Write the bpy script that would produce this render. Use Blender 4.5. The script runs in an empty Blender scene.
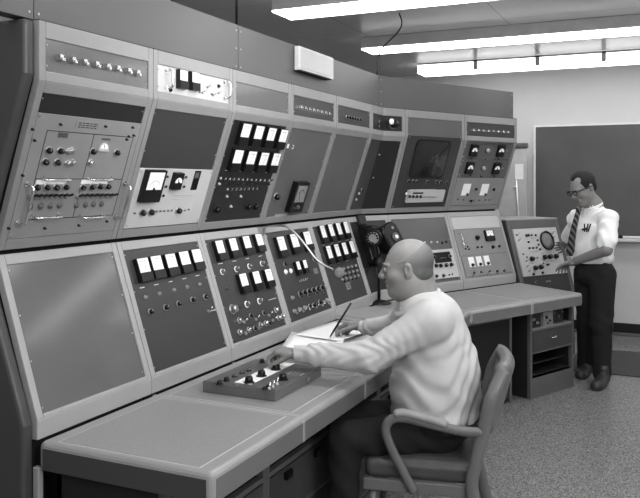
import bpy, bmesh, math, random
import numpy as np
from mathutils import Vector, Matrix
random.seed(7)
C = bpy.context.scene.collection
PI = math.pi
# ------------------------------------------------------------------ camera model
H = 1.63; FP = 770.0; YAW = math.radians(24.75)
CS, SN = math.cos(YAW), math.sin(YAW)
RV = Vector((CS, SN, 0)); FV = Vector((-SN, CS, 0)); CAM = Vector((0, 0, H))
def ray(px, py):
    return FV + RV * ((px - 320) / FP) - Vector((0, 0, 1)) * ((py - 182) / FP)
def cc(px, py, d):            # camera aligned coordinates (right, depth, height)
    return Vector(((px - 320) / FP * d, d, H - (py - 182) / FP * d))
def toW(v):                   # camera aligned -> world
    return RV * v[0] + FV * v[1] + Vector((0, 0, v[2]))
cam = bpy.data.cameras.new('camera'); camo = bpy.data.objects.new('camera', cam); C.objects.link(camo)
camo.location = CAM; camo.rotation_euler = (PI / 2, 0, YAW)
cam.sensor_width = 36; cam.lens = FP / 640 * 36; cam.shift_y = -67 / 640.0; cam.clip_end = 100
bpy.context.scene.camera = camo

# ------------------------------------------------------------------ materials
def lin(c):
    c /= 255.0
    return c / 12.92 if c < .04045 else ((c + .055) / 1.055) ** 2.4
def mat(name, g, rough=.5, metal=0., var=.08, scale=8., bump=0., bscale=60., coat=0., tint=(1, 1, 1), spec=.5):
    m = bpy.data.materials.new(name); m.use_nodes = True; nt = m.node_tree; b = nt.nodes['Principled BSDF']
    v = lin(g)
    tc = nt.nodes.new('ShaderNodeTexCoord'); n = nt.nodes.new('ShaderNodeTexNoise'); n.inputs['Scale'].default_value = scale
    n.inputs['Detail'].default_value = 4
    r = nt.nodes.new('ShaderNodeValToRGB'); e = r.color_ramp.elements
    e[0].position = .3; e[1].position = .7
    for i, f in ((0, 1 - var), (1, 1 + var)):
        e[i].color = tuple(min(1, v * f * t) for t in tint) + (1,)
    nt.links.new(tc.outputs['Object'], n.inputs['Vector']); nt.links.new(n.outputs['Fac'], r.inputs['Fac'])
    nt.links.new(r.outputs['Color'], b.inputs['Base Color'])
    b.inputs['Roughness'].default_value = rough; b.inputs['Metallic'].default_value = metal
    b.inputs['Coat Weight'].default_value = coat; b.inputs['Specular IOR Level'].default_value = spec
    if bump:
        n2 = nt.nodes.new('ShaderNodeTexNoise'); n2.inputs['Scale'].default_value = bscale; n2.inputs['Detail'].default_value = 3
        bp = nt.nodes.new('ShaderNodeBump'); bp.inputs['Strength'].default_value = bump; bp.inputs['Distance'].default_value = .01
        nt.links.new(tc.outputs['Object'], n2.inputs['Vector']); nt.links.new(n2.outputs['Fac'], bp.inputs['Height'])
        nt.links.new(bp.outputs['Normal'], b.inputs['Normal'])
    return m
def emis(name, s, g=255):
    m = bpy.data.materials.new(name); m.use_nodes = True; nt = m.node_tree; b = nt.nodes['Principled BSDF']
    b.inputs['Base Color'].default_value = (.9, .9, .9, 1)
    b.inputs['Emission Color'].default_value = (1, 1, 1, 1); b.inputs['Emission Strength'].default_value = s
    return m
M = dict(
    shirtb=mat('shirt_bright', 240, .85, var=.02, bump=.25, bscale=18), skind=mat('skin_tanned', 142, .5, var=.05, scale=30, bump=.08, bscale=150, tint=(1, .98, .96)),
    frameu=mat('frame_enamel_shaded', 146, .38, var=.03), frames=mat('frame_enamel_top_shaded', 152, .38, var=.03),  # same frame enamel, darkened to carry the shade on the upper faces
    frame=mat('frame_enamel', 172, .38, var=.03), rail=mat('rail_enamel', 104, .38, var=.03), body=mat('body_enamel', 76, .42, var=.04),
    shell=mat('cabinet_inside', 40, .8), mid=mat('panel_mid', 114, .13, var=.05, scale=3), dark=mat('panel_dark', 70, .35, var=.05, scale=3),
    vdark=mat('panel_very_dark', 46, .35, var=.05), gray=mat('panel_gray', 104, .33, var=.09, scale=3), light=mat('plate_light', 198, .4, var=.03),
    plate=mat('plate_gray', 148, .4, var=.04), black=mat('black_plastic', 20, .3), bezel=mat('meter_case', 22, .35), face=mat('meter_face', 252, .5, var=.01),
    chrome=mat('chrome', 225, .18, metal=1), nickel=mat('nickel', 190, .3, metal=.9), ink=mat('ink', 30, .6), bulk=mat('bulkhead_enamel', 100, .36, var=.04, scale=2),
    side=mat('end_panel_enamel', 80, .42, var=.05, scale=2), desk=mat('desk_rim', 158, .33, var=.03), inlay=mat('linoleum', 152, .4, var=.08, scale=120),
    fascia=mat('desk_fascia', 120, .35, var=.03), crt=mat('crt_glass', 50, .12, var=.1, coat=.5), paper=mat('paper', 246, .8, var=.01),
    wall=mat('wall_paint', 208, .75, var=.03, scale=1.5), board=mat('blackboard_slate', 94, .65, var=.2, scale=1.3), wood=mat('light_trim', 222, .5),
    base=mat('baseboard_black', 28, .4), mats=mat('floor_mat', 84, .9, bump=.3, bscale=200), skin=mat('skin', 144, .5, var=.05, scale=30, bump=.08, bscale=150, tint=(1, .98, .96)),
    shirt=mat('shirt_cotton', 200, .85, var=.02, bump=.25, bscale=18), trouser=mat('trouser_wool', 36, .9, var=.1, bump=.3, bscale=14), hairg=mat('hair_gray', 138, .8, var=.14, scale=60, bump=.3, bscale=200),
    hairb=mat('hair_black', 30, .6, var=.3, scale=90, bump=.5, bscale=200), leather=mat('shoe_leather', 62, .35), vinyl=mat('seat_vinyl', 84, .33, var=.08, bump=.12, bscale=90),
    cframe=mat('chair_enamel', 116, .3, var=.04), cpad=mat('arm_pad', 150, .4), belt=mat('belt_leather', 18, .4), tie=mat('tie', 60, .7), housing=mat('fixture_housing', 176, .5),
    tube=emis('fixture_tube', 7.), sideglow=emis('fixture_side', 2.2), lampg=mat('lamp_lens', 170, .2), eyew=mat('eye_white', 205, .3), bookc=mat('book_cover', 150, .6), plug=mat('disc_gray', 130, .6),
    vent=mat('vent_white', 214, .5), curtain=mat('chart_paper', 196, .8, var=.05, scale=12))
# tie stripes
def stripes(m, a, b_, sc, rot):
    nt = m.node_tree; bs = nt.nodes['Principled BSDF']; tc = nt.nodes.new('ShaderNodeTexCoord'); mp = nt.nodes.new('ShaderNodeMapping'); mp.inputs['Rotation'].default_value = rot
    w = nt.nodes.new('ShaderNodeTexWave'); w.inputs['Scale'].default_value = sc; r = nt.nodes.new('ShaderNodeValToRGB')
    r.color_ramp.elements[0].position = .55; r.color_ramp.elements[1].position = .62
    r.color_ramp.elements[0].color = (lin(a),) * 3 + (1,); r.color_ramp.elements[1].color = (lin(b_),) * 3 + (1,)
    nt.links.new(tc.outputs['Object'], mp.inputs[0]); nt.links.new(mp.outputs[0], w.inputs[0]); nt.links.new(w.outputs['Fac'], r.inputs[0]); nt.links.new(r.outputs[0], bs.inputs['Base Color'])
stripes(M['tie'], 34, 120, 9, (0, .6, 0))
# terrazzo floor
def floor_mat():
    m = mat('floor_terrazzo', 150, .22, var=.06, scale=1.5); nt = m.node_tree; b = nt.nodes['Principled BSDF']; tc = nt.nodes.new('ShaderNodeTexCoord')
    v = nt.nodes.new('ShaderNodeTexVoronoi'); v.inputs['Scale'].default_value = 190
    r = nt.nodes.new('ShaderNodeValToRGB'); e = r.color_ramp.elements
    e[0].position = .1; e[0].color = (lin(80),) * 3 + (1,); e[1].position = .7; e[1].color = (lin(158),) * 3 + (1,)
    nt.links.new(tc.outputs['Object'], v.inputs['Vector']); nt.links.new(v.outputs['Color'], r.inputs['Fac']); nt.links.new(r.outputs['Color'], b.inputs['Base Color'])
    return m
M['floor'] = floor_mat()
def ceil_mat():
    m = mat('ceiling_paint', 132, .30, var=.03, scale=1.2); nt = m.node_tree; b = nt.nodes['Principled BSDF']
    tc = nt.nodes.new('ShaderNodeTexCoord'); br = nt.nodes.new('ShaderNodeTexBrick'); br.offset = 0
    br.inputs['Scale'].default_value = 1; br.inputs['Mortar Size'].default_value = .004; br.inputs['Brick Width'].default_value = 1.2; br.inputs['Row Height'].default_value = 1.2
    for k, g in (('Color1', 208), ('Color2', 204), ('Mortar', 150)): br.inputs[k].default_value = (lin(g),) * 3 + (1,)
    nt.links.new(tc.outputs['Object'], br.inputs['Vector']); nt.links.new(br.outputs['Color'], b.inputs['Base Color'])
    return m
M['ceil'] = ceil_mat()

# ------------------------------------------------------------------ mesh builder
class MB:
    def __init__(s): s.v = []; s.f = []; s.mi = []; s.sm = []
    def add(s, vs, fs, mi=0, smooth=False):
        o = len(s.v); s.v += [tuple(v) for v in vs]
        for f in fs: s.f.append(tuple(i + o for i in f)); s.mi.append(mi); s.sm.append(smooth)
        return s
    def box(s, x0, x1, y0, y1, z0, z1, mi=0):
        return s.hexa([(x0, y0), (x1, y0), (x1, y1), (x0, y1)], z0, z1, mi)
    def hexa(s, poly, z0, z1, mi=0):      # prism of a ccw polygon
        n = len(poly); vs = [(p[0], p[1], z0) for p in poly] + [(p[0], p[1], z1) for p in poly]
        fs = [tuple(range(n - 1, -1, -1)), tuple(range(n, 2 * n))] + [(i, (i + 1) % n, n + (i + 1) % n, n + i) for i in range(n)]
        return s.add(vs, fs, mi)
    def rev(s, prof, cx=0, cy=0, seg=20, mi=0, smooth=True):   # revolve (r,z) profile round z
        vs = []; fs = []; n = len(prof)
        for (r, z) in prof:
            for k in range(seg):
                a = 2 * PI * k / seg; vs.append((cx + r * math.cos(a), cy + r * math.sin(a), z))
        for i in range(n - 1):
            for k in range(seg):
                k2 = (k + 1) % seg; fs.append((i * seg + k, i * seg + k2, (i + 1) * seg + k2, (i + 1) * seg + k))
        s.add(vs, fs, mi, smooth)
        s.add([vs[k] for k in range(seg)], [tuple(range(seg - 1, -1, -1))], mi)
        return s.add([vs[(n - 1) * seg + k] for k in range(seg)], [tuple(range(seg))], mi)
    def cyl(s, cx, cy, r, z0, z1, seg=16, mi=0, r2=None):
        return s.rev([(r, z0), (r if r2 is None else r2, z1)], cx, cy, seg, mi)
    def tube(s, pts, r, seg=8, mi=0, flat=None, up=None):
        pts = [Vector(p) for p in pts]; n = len(pts); vs = []; fs = []; prev = None
        rs = r if isinstance(r, (list, tuple)) else [r] * n
        for i, p in enumerate(pts):
            t = (pts[min(i + 1, n - 1)] - pts[max(i - 1, 0)]).normalized()
            a = Vector(up) if up else (prev if prev else (Vector((0, 0, 1)) if abs(t.z) < .9 else Vector((1, 0, 0))))
            u = (a - t * a.dot(t)).normalized(); w = t.cross(u); prev = u
            for k in range(seg):
                an = 2 * PI * (k + .5) / seg; q = 1 if flat is None else flat
                vs.append(p + u * math.cos(an) * rs[i] + w * math.sin(an) * rs[i] * q)
        for i in range(n - 1):
            for k in range(seg):
                k2 = (k + 1) % seg; fs.append((i * seg + k, i * seg + k2, (i + 1) * seg + k2, (i + 1) * seg + k))
        fs.append(tuple(range(seg - 1, -1, -1))); fs.append(tuple((n - 1) * seg + k for k in range(seg)))
        return s.add(vs, fs, mi, seg > 5)
    def ball(s, c, r, mi=0, seg=12, rings=8, sx=1, sy=1, sz=1):
        vs = [(c[0], c[1], c[2] - r * sz)]; fs = []
        for i in range(1, rings):
            a = PI * i / rings
            for k in range(seg):
                b = 2 * PI * k / seg; vs.append((c[0] + r * sx * math.sin(a) * math.cos(b), c[1] + r * sy * math.sin(a) * math.sin(b), c[2] - r * sz * math.cos(a)))
        vs.append((c[0], c[1], c[2] + r * sz)); L = len(vs) - 1
        for k in range(seg):
            k2 = (k + 1) % seg; fs.append((0, 1 + k2, 1 + k)); fs.append((L, L - seg + k, L - seg + k2))
            for i in range(rings - 2):
                a = 1 + i * seg; fs.append((a + k, a + k2, a + seg + k2, a + seg + k))
        return s.add(vs, fs, mi, True)
    def mesh(s, name, mats):
        me = bpy.data.meshes.new(name); me.from_pydata(s.v, [], s.f)
        for m in (mats if isinstance(mats, (list, tuple)) else [mats]): me.materials.append(M[m] if isinstance(m, str) else m)
        me.polygons.foreach_set('material_index', s.mi); me.polygons.foreach_set('use_smooth', s.sm); me.update()
        return me
WM = {}
def put(name, me, Mw, parent=None, bevel=0, seg=2):
    o = bpy.data.objects.new(name, me); C.objects.link(o); WM[o.name] = Mw
    if parent is not None:
        o.parent = parent; o.matrix_basis = WM[parent.name].inverted() @ Mw
    else: o.matrix_basis = Mw
    if bevel:
        b = o.modifiers.new('bevel', 'BEVEL'); b.width = bevel; b.segments = seg; b.limit_method = 'ANGLE'; b.angle_limit = math.radians(40)
    return o
def tag(o, label=None, cat=None, group=None, kind=None):
    if label: o['label'] = label
    if cat: o['category'] = cat
    if group: o['group'] = group
    if kind: o['kind'] = kind
    return o
def thing(name, label, cat, loc, rz=0, group=None):
    Mw = Matrix.Translation(loc) @ Matrix.Rotation(rz, 4, 'Z')
    return tag(put(name, None, Mw), label, cat, group)
ID = Matrix.Identity(4)
def T(x, y, z): return Matrix.Translation((x, y, z))

class Plane:
    def __init__(s, O, U, V, vlen):
        s.O = Vector(O); s.U = Vector(U).normalized(); s.V = Vector(V).normalized(); s.N = s.U.cross(s.V).normalized(); s.L = vlen
        s.M = Matrix((s.U.to_4d(), s.V.to_4d(), s.N.to_4d(), s.O.to_4d())).transposed()
        for i in range(3): s.M[3][i] = 0
        s.M[3][3] = 1
    def px(s, x, y, w=0):
        r = ray(x, y); t = (s.O + s.N * w - CAM).dot(s.N) / r.dot(s.N); p = CAM + r * t - s.O
        return p.dot(s.U), p.dot(s.V)
    def at(s, u, v, w=0, rot=0): return s.M @ T(u, v, w) @ Matrix.Rotation(rot, 4, 'Z')

# ------------------------------------------------------------------ console geometry
X0 = -1.956; YB = 5.353; BEND = math.radians(25.3); TB = math.tan(BEND / 2)
D2 = Vector((math.sin(BEND), math.cos(BEND), 0)); N2 = Vector((math.cos(BEND), -math.sin(BEND), 0))
D1 = Vector((0, 1, 0)); N1 = Vector((1, 0, 0)); P1 = Vector((X0, 0, 0)); P2 = Vector((X0, YB, 0))
def seg(k):   # (origin, along, normal)
    return (P1, D1, N1) if k == 1 else (P2, D2, N2)
def wp(k, s, t, z):
    o, a, n = seg(k); return o + a * s + n * t + Vector((0, 0, z))
TL, ZL0, ZL1, ZU0, ZU1, ZT = -.195, .82, 1.375, 1.388, 1.974, 2.18
def planes(k):
    o, a, n = seg(k)
    up = Vector((0, 0, 1)); res = {}
    for nm, (t0, z0, t1, z1) in dict(kick=(-.009, .752, -.009, ZL0), low=(-.009, ZL0, TL, ZL1), up=(TL, ZU0, 0, ZU1), strip=(0, ZU1, 0, ZT)).items():
        O = o + n * t0 + up * z0; V = n * (t1 - t0) + up * (z1 - z0)
        res[nm] = Plane(O, a, V, V.length)
        res[nm].t0 = t0; res[nm].t1 = t1
    return res
PL = {1: planes(1), 2: planes(2)}
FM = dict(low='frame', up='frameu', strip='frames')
MARG = dict(kick=None, low=(.03, .015, .04), up=(.03, .04, .04), strip=(.03, .036, .058))
def quad_bar(mb, ul, ur, v0, v1, w0, w1, mi=0):   # ul,ur functions of v
    mb.hexa([(ul(v0), v0), (ur(v0), v0), (ur(v1), v1), (ul(v1), v1)], w0, w1, mi)
def cabinet_shell(root, k, s0, s1):
    mb = MB(); prof = [(-.05, .0), (-.05, ZL0), (TL - .04, ZL1 + .006), (-.04, ZU1), (-.04, ZT - .004), (-.72, ZT - .004), (-.72, 0)]
    n = len(prof); vs = []
    for s in (s0, s1):
        for (t, z) in prof: vs.append(wp(k, s(t) if callable(s) else s, t, z))
    fs = [tuple(range(n)), tuple(range(2 * n - 1, n - 1, -1))] + [(i, n + i, n + (i + 1) % n, (i + 1) % n) for i in range(n)]
    mb.add(vs, fs); put('cabinet_body', mb.mesh('cabinet_body', 'shell'), ID, root)
    mt = MB(); vs = []                                   # top cover
    for s in (s0, s1):
        for (t, z) in ((-.72, ZT - .003), (-.001, ZT - .003), (-.001, ZT + .004), (-.72, ZT + .004)): vs.append(wp(k, s(t) if callable(s) else s, t, z))
    mt.add(vs, [(0, 1, 2, 3), (7, 6, 5, 4)] + [(i, 4 + i, 4 + (i + 1) % 4, (i + 1) % 4) for i in range(4)])
    put('top_cover', mt.mesh('top_cover', 'body'), ID, root)
def bay(label, k, s0, s1, strip='dark', up='dark', low='mid', norail=False):
    G = .0015
    cen = wp(k, (s0 + s1) / 2, -.4, 0)
    root = thing('console_bay', label, 'console cabinet', cen, 0 if k == 1 else -BEND, 'steel console bays side by side')
    cabinet_shell(root, k, s0 + .004, s1 - .004)
    P = PL[k]; out = {}
    for nm in ('low', 'up', 'strip'):
        p = P[nm]; sd, mbm, mt = MARG[nm]; mb = MB(); L = p.L; a, b = s0 + G, s1 - G
        lo, hi = mbm, L - mt
        if norail and nm == 'strip': lo = 0
        if norail and nm == 'up': hi = L
        mb.box(a, a + sd, 0, L, -.03, 0); mb.box(b - sd, b, 0, L, -.03, 0)
        if lo > 0: mb.box(a + sd, b - sd, 0, lo, -.03, 0)
        if hi < L: mb.box(a + sd, b - sd, hi, L, -.03, 0)
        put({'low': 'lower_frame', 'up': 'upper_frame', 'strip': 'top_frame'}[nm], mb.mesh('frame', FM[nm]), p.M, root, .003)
        col = dict(low=low, up=up, strip=strip)[nm]
        pb = MB(); pb.box(a + sd - .004, b - sd + .004, lo - .004, hi + .004, -.018, -.006)
        nsc = 4 if nm != 'strip' else 2
        for i in range(nsc):
            for uu in (a + sd + .009, b - sd - .009):
                vv = lo + .02 + (hi - lo - .04) * i / (nsc - 1); pb.cyl(uu, vv, .0035, -.006, -.004, 8, 1)
        out[nm] = put({'low': 'lower_panel', 'up': 'upper_panel', 'strip': 'top_panel'}[nm], pb.mesh('panel', [col, 'nickel']), p.M, root)
        out[nm + '_p'] = p
    kb = MB(); kb.box(s0 + G, s1 - G, 0, P['kick'].L, -.03, .001); put('kick_rail', kb.mesh('kick', 'frame'), P['kick'].M, root, .004)
    # shadow line moulding between lower and upper cabinets
    out['root'] = root
    return out
SB = [1.97, 2.60, 3.23, 3.86, 4.49, 5.12]
S2 = [.235, .93, 1.642]
bays = [
    bay('leftmost console bay with a large blank lower panel and two knobbly equipment modules above', 1, SB[0], SB[1], 'mid', 'vdark', 'mid'),
    bay('console bay with five meters in a row below and a white meter plate above', 1, SB[1], SB[2], 'light', 'dark', 'dark'),
    bay('console bay with eight upper meters on a black panel in two rows of four', 1, SB[2], SB[3], 'mid', 'vdark', 'dark'),
    bay('console bay whose blank upper panel carries one black square meter low down', 1, SB[3], SB[4], 'dark', 'gray', 'dark'),
    bay('console bay with an entirely blank grey upper panel and eight small lower meters', 1, SB[4], SB[5], 'dark', 'gray', 'dark'),
]
bcrt = bay('console bay holding the rounded cathode ray screen', 2, S2[0], S2[1], 'gray', 'dark', 'gray', norail=True)
bmet = bay('rightmost console bay with four small black meters and two white squares above', 2, S2[1], S2[2], 'dark', 'gray', 'plate')
# corner bay ------------------------------------------------------
cr = thing('console_bay', 'narrow bent corner console bay with dark upper panel and one round dial on top', 'console cabinet', (-2.35, 5.4, 0), 0, 'steel console bays side by side')
cabinet_shell(cr, 1, SB[5] + .004, lambda t: YB - t * TB)
cabinet_shell(cr, 2, lambda t: t * TB, S2[0] - .004)
corner = {}
for nm, cl in (('low', 'vdark'), ('up', 'vdark'), ('strip', 'vdark')):
    for k in (1, 2):
        p = PL[k][nm]; L = p.L; sd, m0, m1 = MARG[nm]
        tt = lambda v: p.t0 + (p.t1 - p.t0) * v / L
        mit = (lambda v: YB - tt(v) * TB) if k == 1 else (lambda v: tt(v) * TB)
        if k == 1: ul, ur = (lambda v: SB[5] + .0015), mit
        else: ul, ur = mit, (lambda v: S2[0] - .0015)
        fb = MB()
        quad_bar(fb, ul, ur, 0, m0, -.03, 0); quad_bar(fb, ul, ur, L - m1, L, -.03, 0)
        if k == 1: quad_bar(fb, ul, lambda v: ul(v) + sd, m0, L - m1, -.03, 0)
        else: quad_bar(fb, lambda v: ur(v) - sd, ur, m0, L - m1, -.03, 0)
        put({'low': 'lower_frame', 'up': 'upper_frame', 'strip': 'top_frame'}[nm], fb.mesh('frame', FM[nm]), p.M, cr, .002)
        pb = MB()
        if k == 1: quad_bar(pb, lambda v: ul(v) + sd - .004, ur, m0 - .004, L - m1 + .004, -.018, -.006)
        else: quad_bar(pb, ul, lambda v: ur(v) - sd + .004, m0 - .004, L - m1 + .004, -.018, -.006)
        mm = cl if not (nm == 'up' and k == 1) else 'dark'
        corner[(nm, k)] = put({'low': 'lower_panel', 'up': 'upper_panel', 'strip': 'top_panel'}[nm], pb.mesh('panel', mm), p.M, cr)
for k in (1, 2):
    kb = MB(); p = PL[k]['kick']; q = -.009 * TB
    if k == 1: kb.box(SB[5] + .0015, YB - q, 0, p.L, -.03, .001)
    else: kb.box(q, S2[0] - .0015, 0, p.L, -.03, .001)
    put('kick_rail', kb.mesh('kick', 'frame'), p.M, cr, .003)

# ------------------------------------------------------------------ instruments (cached mesh data)
CA = {}
def meter_mesh(w, h, ff=.62, style=0):
    key = ('meter', round(w, 4), round(h, 4), ff, style)
    if key in CA: return CA[key]
    mb = MB(); d = .020
    mb.box(-w / 2, w / 2, -h / 2, h / 2, 0, d, 0)
    ft = h / 2 - h * (.02 if style == 0 else .05); fb = ft - h * ff; fw = w * (.43 if style == 0 else .39)
    if style == 2:
        rr = w * .40; yb = -h * .08; mb.hexa([(rr * math.cos(PI * i / 14), yb + rr * .95 * math.sin(PI * i / 14)) for i in range(15)], d, d + .0012, 1); mb.tube([(0, yb, d + .002), (-rr * .3, yb + rr * .7, d + .002)], .0012, 4, 2); mb.cyl(0, yb, w * .1, d, d + .004, 10, 0)
    else: mb.box(-fw, fw, fb, ft, d, d + .0012, 1)
    if style == 0:       # raised lower cover with a screw
        mb.box(-w / 2 + .001, w / 2 - .001, -h / 2, fb - .001, d, d + .005, 0)
        mb.tube([(0, fb, d + .0014), (fw * .3, ft - h * .14, d + .0014)], .0005, 4, 3); mb.box(-fw * .6, fw * .6, ft - h * .13, ft - h * .115, d + .001, d + .0015, 3)
    elif style == 1:
        n = 14; r = min(fw, h * ff) * .8; cy = fb + h * .02
        for i in range(n):
            a = PI * (.18 + .64 * i / (n - 1)); c, s_ = math.cos(a), math.sin(a)
            p1 = Vector((r * c, cy + r * s_, d + .0016)); p2 = Vector((r * .86 * c, cy + r * .86 * s_, d + .0016)); q = Vector((-s_, c, 0)) * .0007
            mb.add([p1 - q, p1 + q, p2 + q, p2 - q], [(3, 2, 1, 0)], 2)
        mb.add([(-.0008, cy, d + .0016), (.0008, cy, d + .0016), (-r * .4, cy + r * .85, d + .0016)], [(0, 1, 2)], 2)
        mb.cyl(0, cy, w * .05, d, d + .003, 10, 0)
    CA[key] = mb.mesh('meter', ['bezel', 'face', 'ink', 'rail']); return CA[key]
def knob_mesh(r, col='black', col2='nickel'):
    key = ('knob', round(r, 4), col, col2)
    if key in CA: return CA[key]
    mb = MB(); mb.rev([(r * 1.35, 0), (r * 1.35, .003), (r * 1.2, .004)], mi=1, seg=18)
    mb.rev([(r, .004), (r, r * .9), (r * .82, r * 1.5), (r * .5, r * 1.55)], mi=0, seg=18)
    mb.box(-r * .14, r * .14, 0, r * .95, r * 1.5, r * 1.62, 1)
    CA[key] = mb.mesh('knob', [col, col2]); return CA[key]
def toggle_mesh(s=1., col='chrome'):
    key = ('tog', s, col)
    if key in CA: return CA[key]
    mb = MB(); mb.rev([(.007 * s, 0), (.007 * s, .004 * s), (.004 * s, .008 * s)], seg=10, mi=0)
    mb.tube([(0, 0, .005 * s), (0, .010 * s, .022 * s)], [.0022 * s, .0035 * s], 8, 1)
    CA[key] = mb.mesh('toggle', ['nickel', col]); return CA[key]
def lever_mesh(s=1.):      # wide chrome paddle switch in a dark slot
    key = ('lev', s)
    if key in CA: return CA[key]
    mb = MB(); mb.box(-.011 * s, .011 * s, -.008 * s, .008 * s, 0, .002, 1); mb.box(-.007 * s, .007 * s, -.004 * s, .009 * s, .002, .016 * s, 0); mb.box(-.004 * s, .006 * s, -.008 * s, 0, .002, .022 * s, 0)
    CA[key] = mb.mesh('lever', ['chrome', 'rail']); return CA[key]
def lamp_mesh(r=.006, col='lampg'):
    key = ('lamp', r, col)
    if key in CA: return CA[key]
    mb = MB(); mb.rev([(r * 1.3, 0), (r * 1.3, .003), (r, .004), (r * .9, .009), (r * .4, .012)], seg=12)
    CA[key] = mb.mesh('lamp', [col]); return CA[key]
def label_mesh(w, h, col='plate', lines=2):
    key = ('label', round(w, 4), round(h, 4), col, lines)
    if key in CA: return CA[key]
    mb = MB(); mb.box(-w / 2, w / 2, -h / 2, h / 2, 0, .0012, 0)
    for i in range(lines):
        y = h * (.5 - (i + 1) / (lines + 1)); x = -w * .4
        while x < w * .38:
            l = random.uniform(.08, .2) * w; l = min(l, w * .4 - x); mb.box(x, x + l, y - h * .05, y + h * .05, .0012, .0015, 1); x += l + w * .04
    CA[key] = mb.mesh('label', [col, 'ink']); return CA[key]
def handle_mesh(L, r=.004, out=.03):
    key = ('hand', round(L, 3), r, out)
    if key in CA: return CA[key]
    mb = MB(); q = out * .35
    mb.tube([(0, -L / 2, 0), (0, -L / 2, out - q), (0, -L / 2 + q * .4, out - q * .3), (0, -L / 2 + q, out), (0, L / 2 - q, out), (0, L / 2 - q * .4, out - q * .3), (0, L / 2, out - q), (0, L / 2, 0)], r, 8, up=(1, 0, 0))
    for s_ in (-1, 1): mb.cyl(0, s_ * L / 2, r * 1.9, 0, .004, 10)
    CA[key] = mb.mesh('handle', ['chrome']); return CA[key]
class Pn:      # working surface: a panel part that instruments hang on
    def __init__(s, obj, plane, w=-.006): s.o = obj; s.p = plane; s.w = w
    def put(s, name, me, u, v, rot=0, dw=0, lab=None):
        o = put(name, me, s.p.at(u, v, s.w + dw, rot), s.o)
        if lab: o['label'] = lab
        return o
    def px(s, name, me, x, y, rot=0, dw=0, lab=None):
        u, v = s.p.px(x, y, s.w + dw + .01); return s.put(name, me, u, v, rot, dw, lab)
    def meters(s, pts, w, h, ff=.62, style=0):
        for (x, y) in pts: s.px('meter', meter_mesh(w, h, ff, style), x, y)
    def knobs(s, pts, r, col='black', col2='nickel'):
        for i, (x, y) in enumerate(pts): s.px('knob', knob_mesh(r, col, col2), x, y, rot=[.4, -.6, 1.2, -.2, 2.][i % 5])
    def togs(s, pts, sc=1., col='chrome'):
        for (x, y) in pts: s.px('toggle_switch', toggle_mesh(sc, col), x, y)
    def lamps(s, pts, r=.006, col='lampg'):
        for (x, y) in pts: s.px('indicator_lamp', lamp_mesh(r, col), x, y)
    def label(s, x, y, w, h, col='plate', lines=2): s.px('name_plate', label_mesh(w, h, col, lines), x, y)
def row(x0, y0, x1, y1, n): return [(x0 + (x1 - x0) * i / (n - 1), y0 + (y1 - y0) * i / (n - 1)) for i in range(n)]
def pn(b, nm): return Pn(b[nm], b[nm + '_p'])
def plate(b, nm, u0, u1, v0, v1, col, name='instrument_plate', w0=-.006, w1=0., bev=.0015):
    # instrument plate bolted on the front of a panel: a part of the bay
    p = b[nm + '_p']; cu, cv = (u0 + u1) / 2, (v0 + v1) / 2; mb = MB(); a, c = (u1 - u0) / 2, (v1 - v0) / 2
    mb.box(-a, a, -c, c, w0, w1)
    for x in (-a + .012, a - .012):
        for y in (-c + .014, c - .014): mb.cyl(x, y, .0045, w1, w1 + .002, 8, 1)
    o = put(name, mb.mesh('plate', [col, 'nickel']), p.at(cu, cv), b['root'], bev)
    return Pn(o, p, w1)
def wires(P, pts, mb=None): pass
def tick_text(P, x, y, w, n=6, h=.004, col='face'):   # tiny engraved caption made of short dashes
    mb = MB(); u = -w / 2
    while u < w / 2 - .003:
        l = random.uniform(.004, .011); mb.box(u, min(u + l, w / 2), -h / 2, h / 2, 0, .0004); u += l + .003
    P.px('caption', mb.mesh('caption', [col]), x, y)

b1, b2, b3, b4, b5 = bays
# ---- bay 1
P = pn(b1, 'strip')
for (x, y) in [(60, 58), (72.5, 60.5), (84, 62.5), (96, 65), (107, 67), (117, 69), (128, 71.3), (137, 73.5)]: P.px('lever_switch', lever_mesh(1.25), x, y)
p = b1['up_p']
ua, ub = SB[0] + .033, SB[1] - .033
u_, vt = p.px(88, 118); 
P = plate(b1, 'up', ua, ub, .042, vt, 'plate', 'equipment_module')
def groove(P, x0, y0, x1, y1, wd=.002, col='ink'):
    u0, v0 = P.p.px(x0, y0, P.w); u1, v1 = P.p.px(x1, y1, P.w); a = Vector((u0, v0, 0)); b = Vector((u1, v1, 0)); t = (b - a).normalized(); q = Vector((-t.y, t.x, 0)) * wd / 2
    mb = MB(); mb.add([a - q, b - q, b + q, a + q], [(0, 1, 2, 3)]); mb.v = [(v[0], v[1], .0006) for v in mb.v]
    put('panel_joint', mb.mesh('joint', [col]), P.p.at(0, 0, P.w), P.o)
vm = p.px(80, 179)[1]; vh = p.px(80, 133)[1]; vb = p.px(60, 218)[1]
for (u0, v0, u1, v1) in ((ua + .06, vm, ub - .03, vm), (ua + .06, vh, ub - .03, vh), (ua + .06, vb, ub - .03, vb), (ua + .06, vb, ua + .06, vh), (ub - .03, vb, ub - .03, vh), ((ua + ub) / 2 + .02, vb, (ua + ub) / 2 + .02, vh)):
    mb = MB(); mb.box(min(u0, u1) - .0012, max(u0, u1) + .0012, min(v0, v1) - .0012, max(v0, v1) + .0012, 0, .0007)
    put('panel_joint', mb.mesh('joint', ['ink']), p.at(0, 0, P.w), P.o)
P.label(90, 126.5, .13, .032, 'plate', 3)
P.knobs([(50, 151), (61.5, 151.5), (46.5, 162.5), (58.5, 163)], .011)
P.knobs([(73, 151), (74, 163), (70, 152), (69, 164)], .010, 'nickel')
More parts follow.
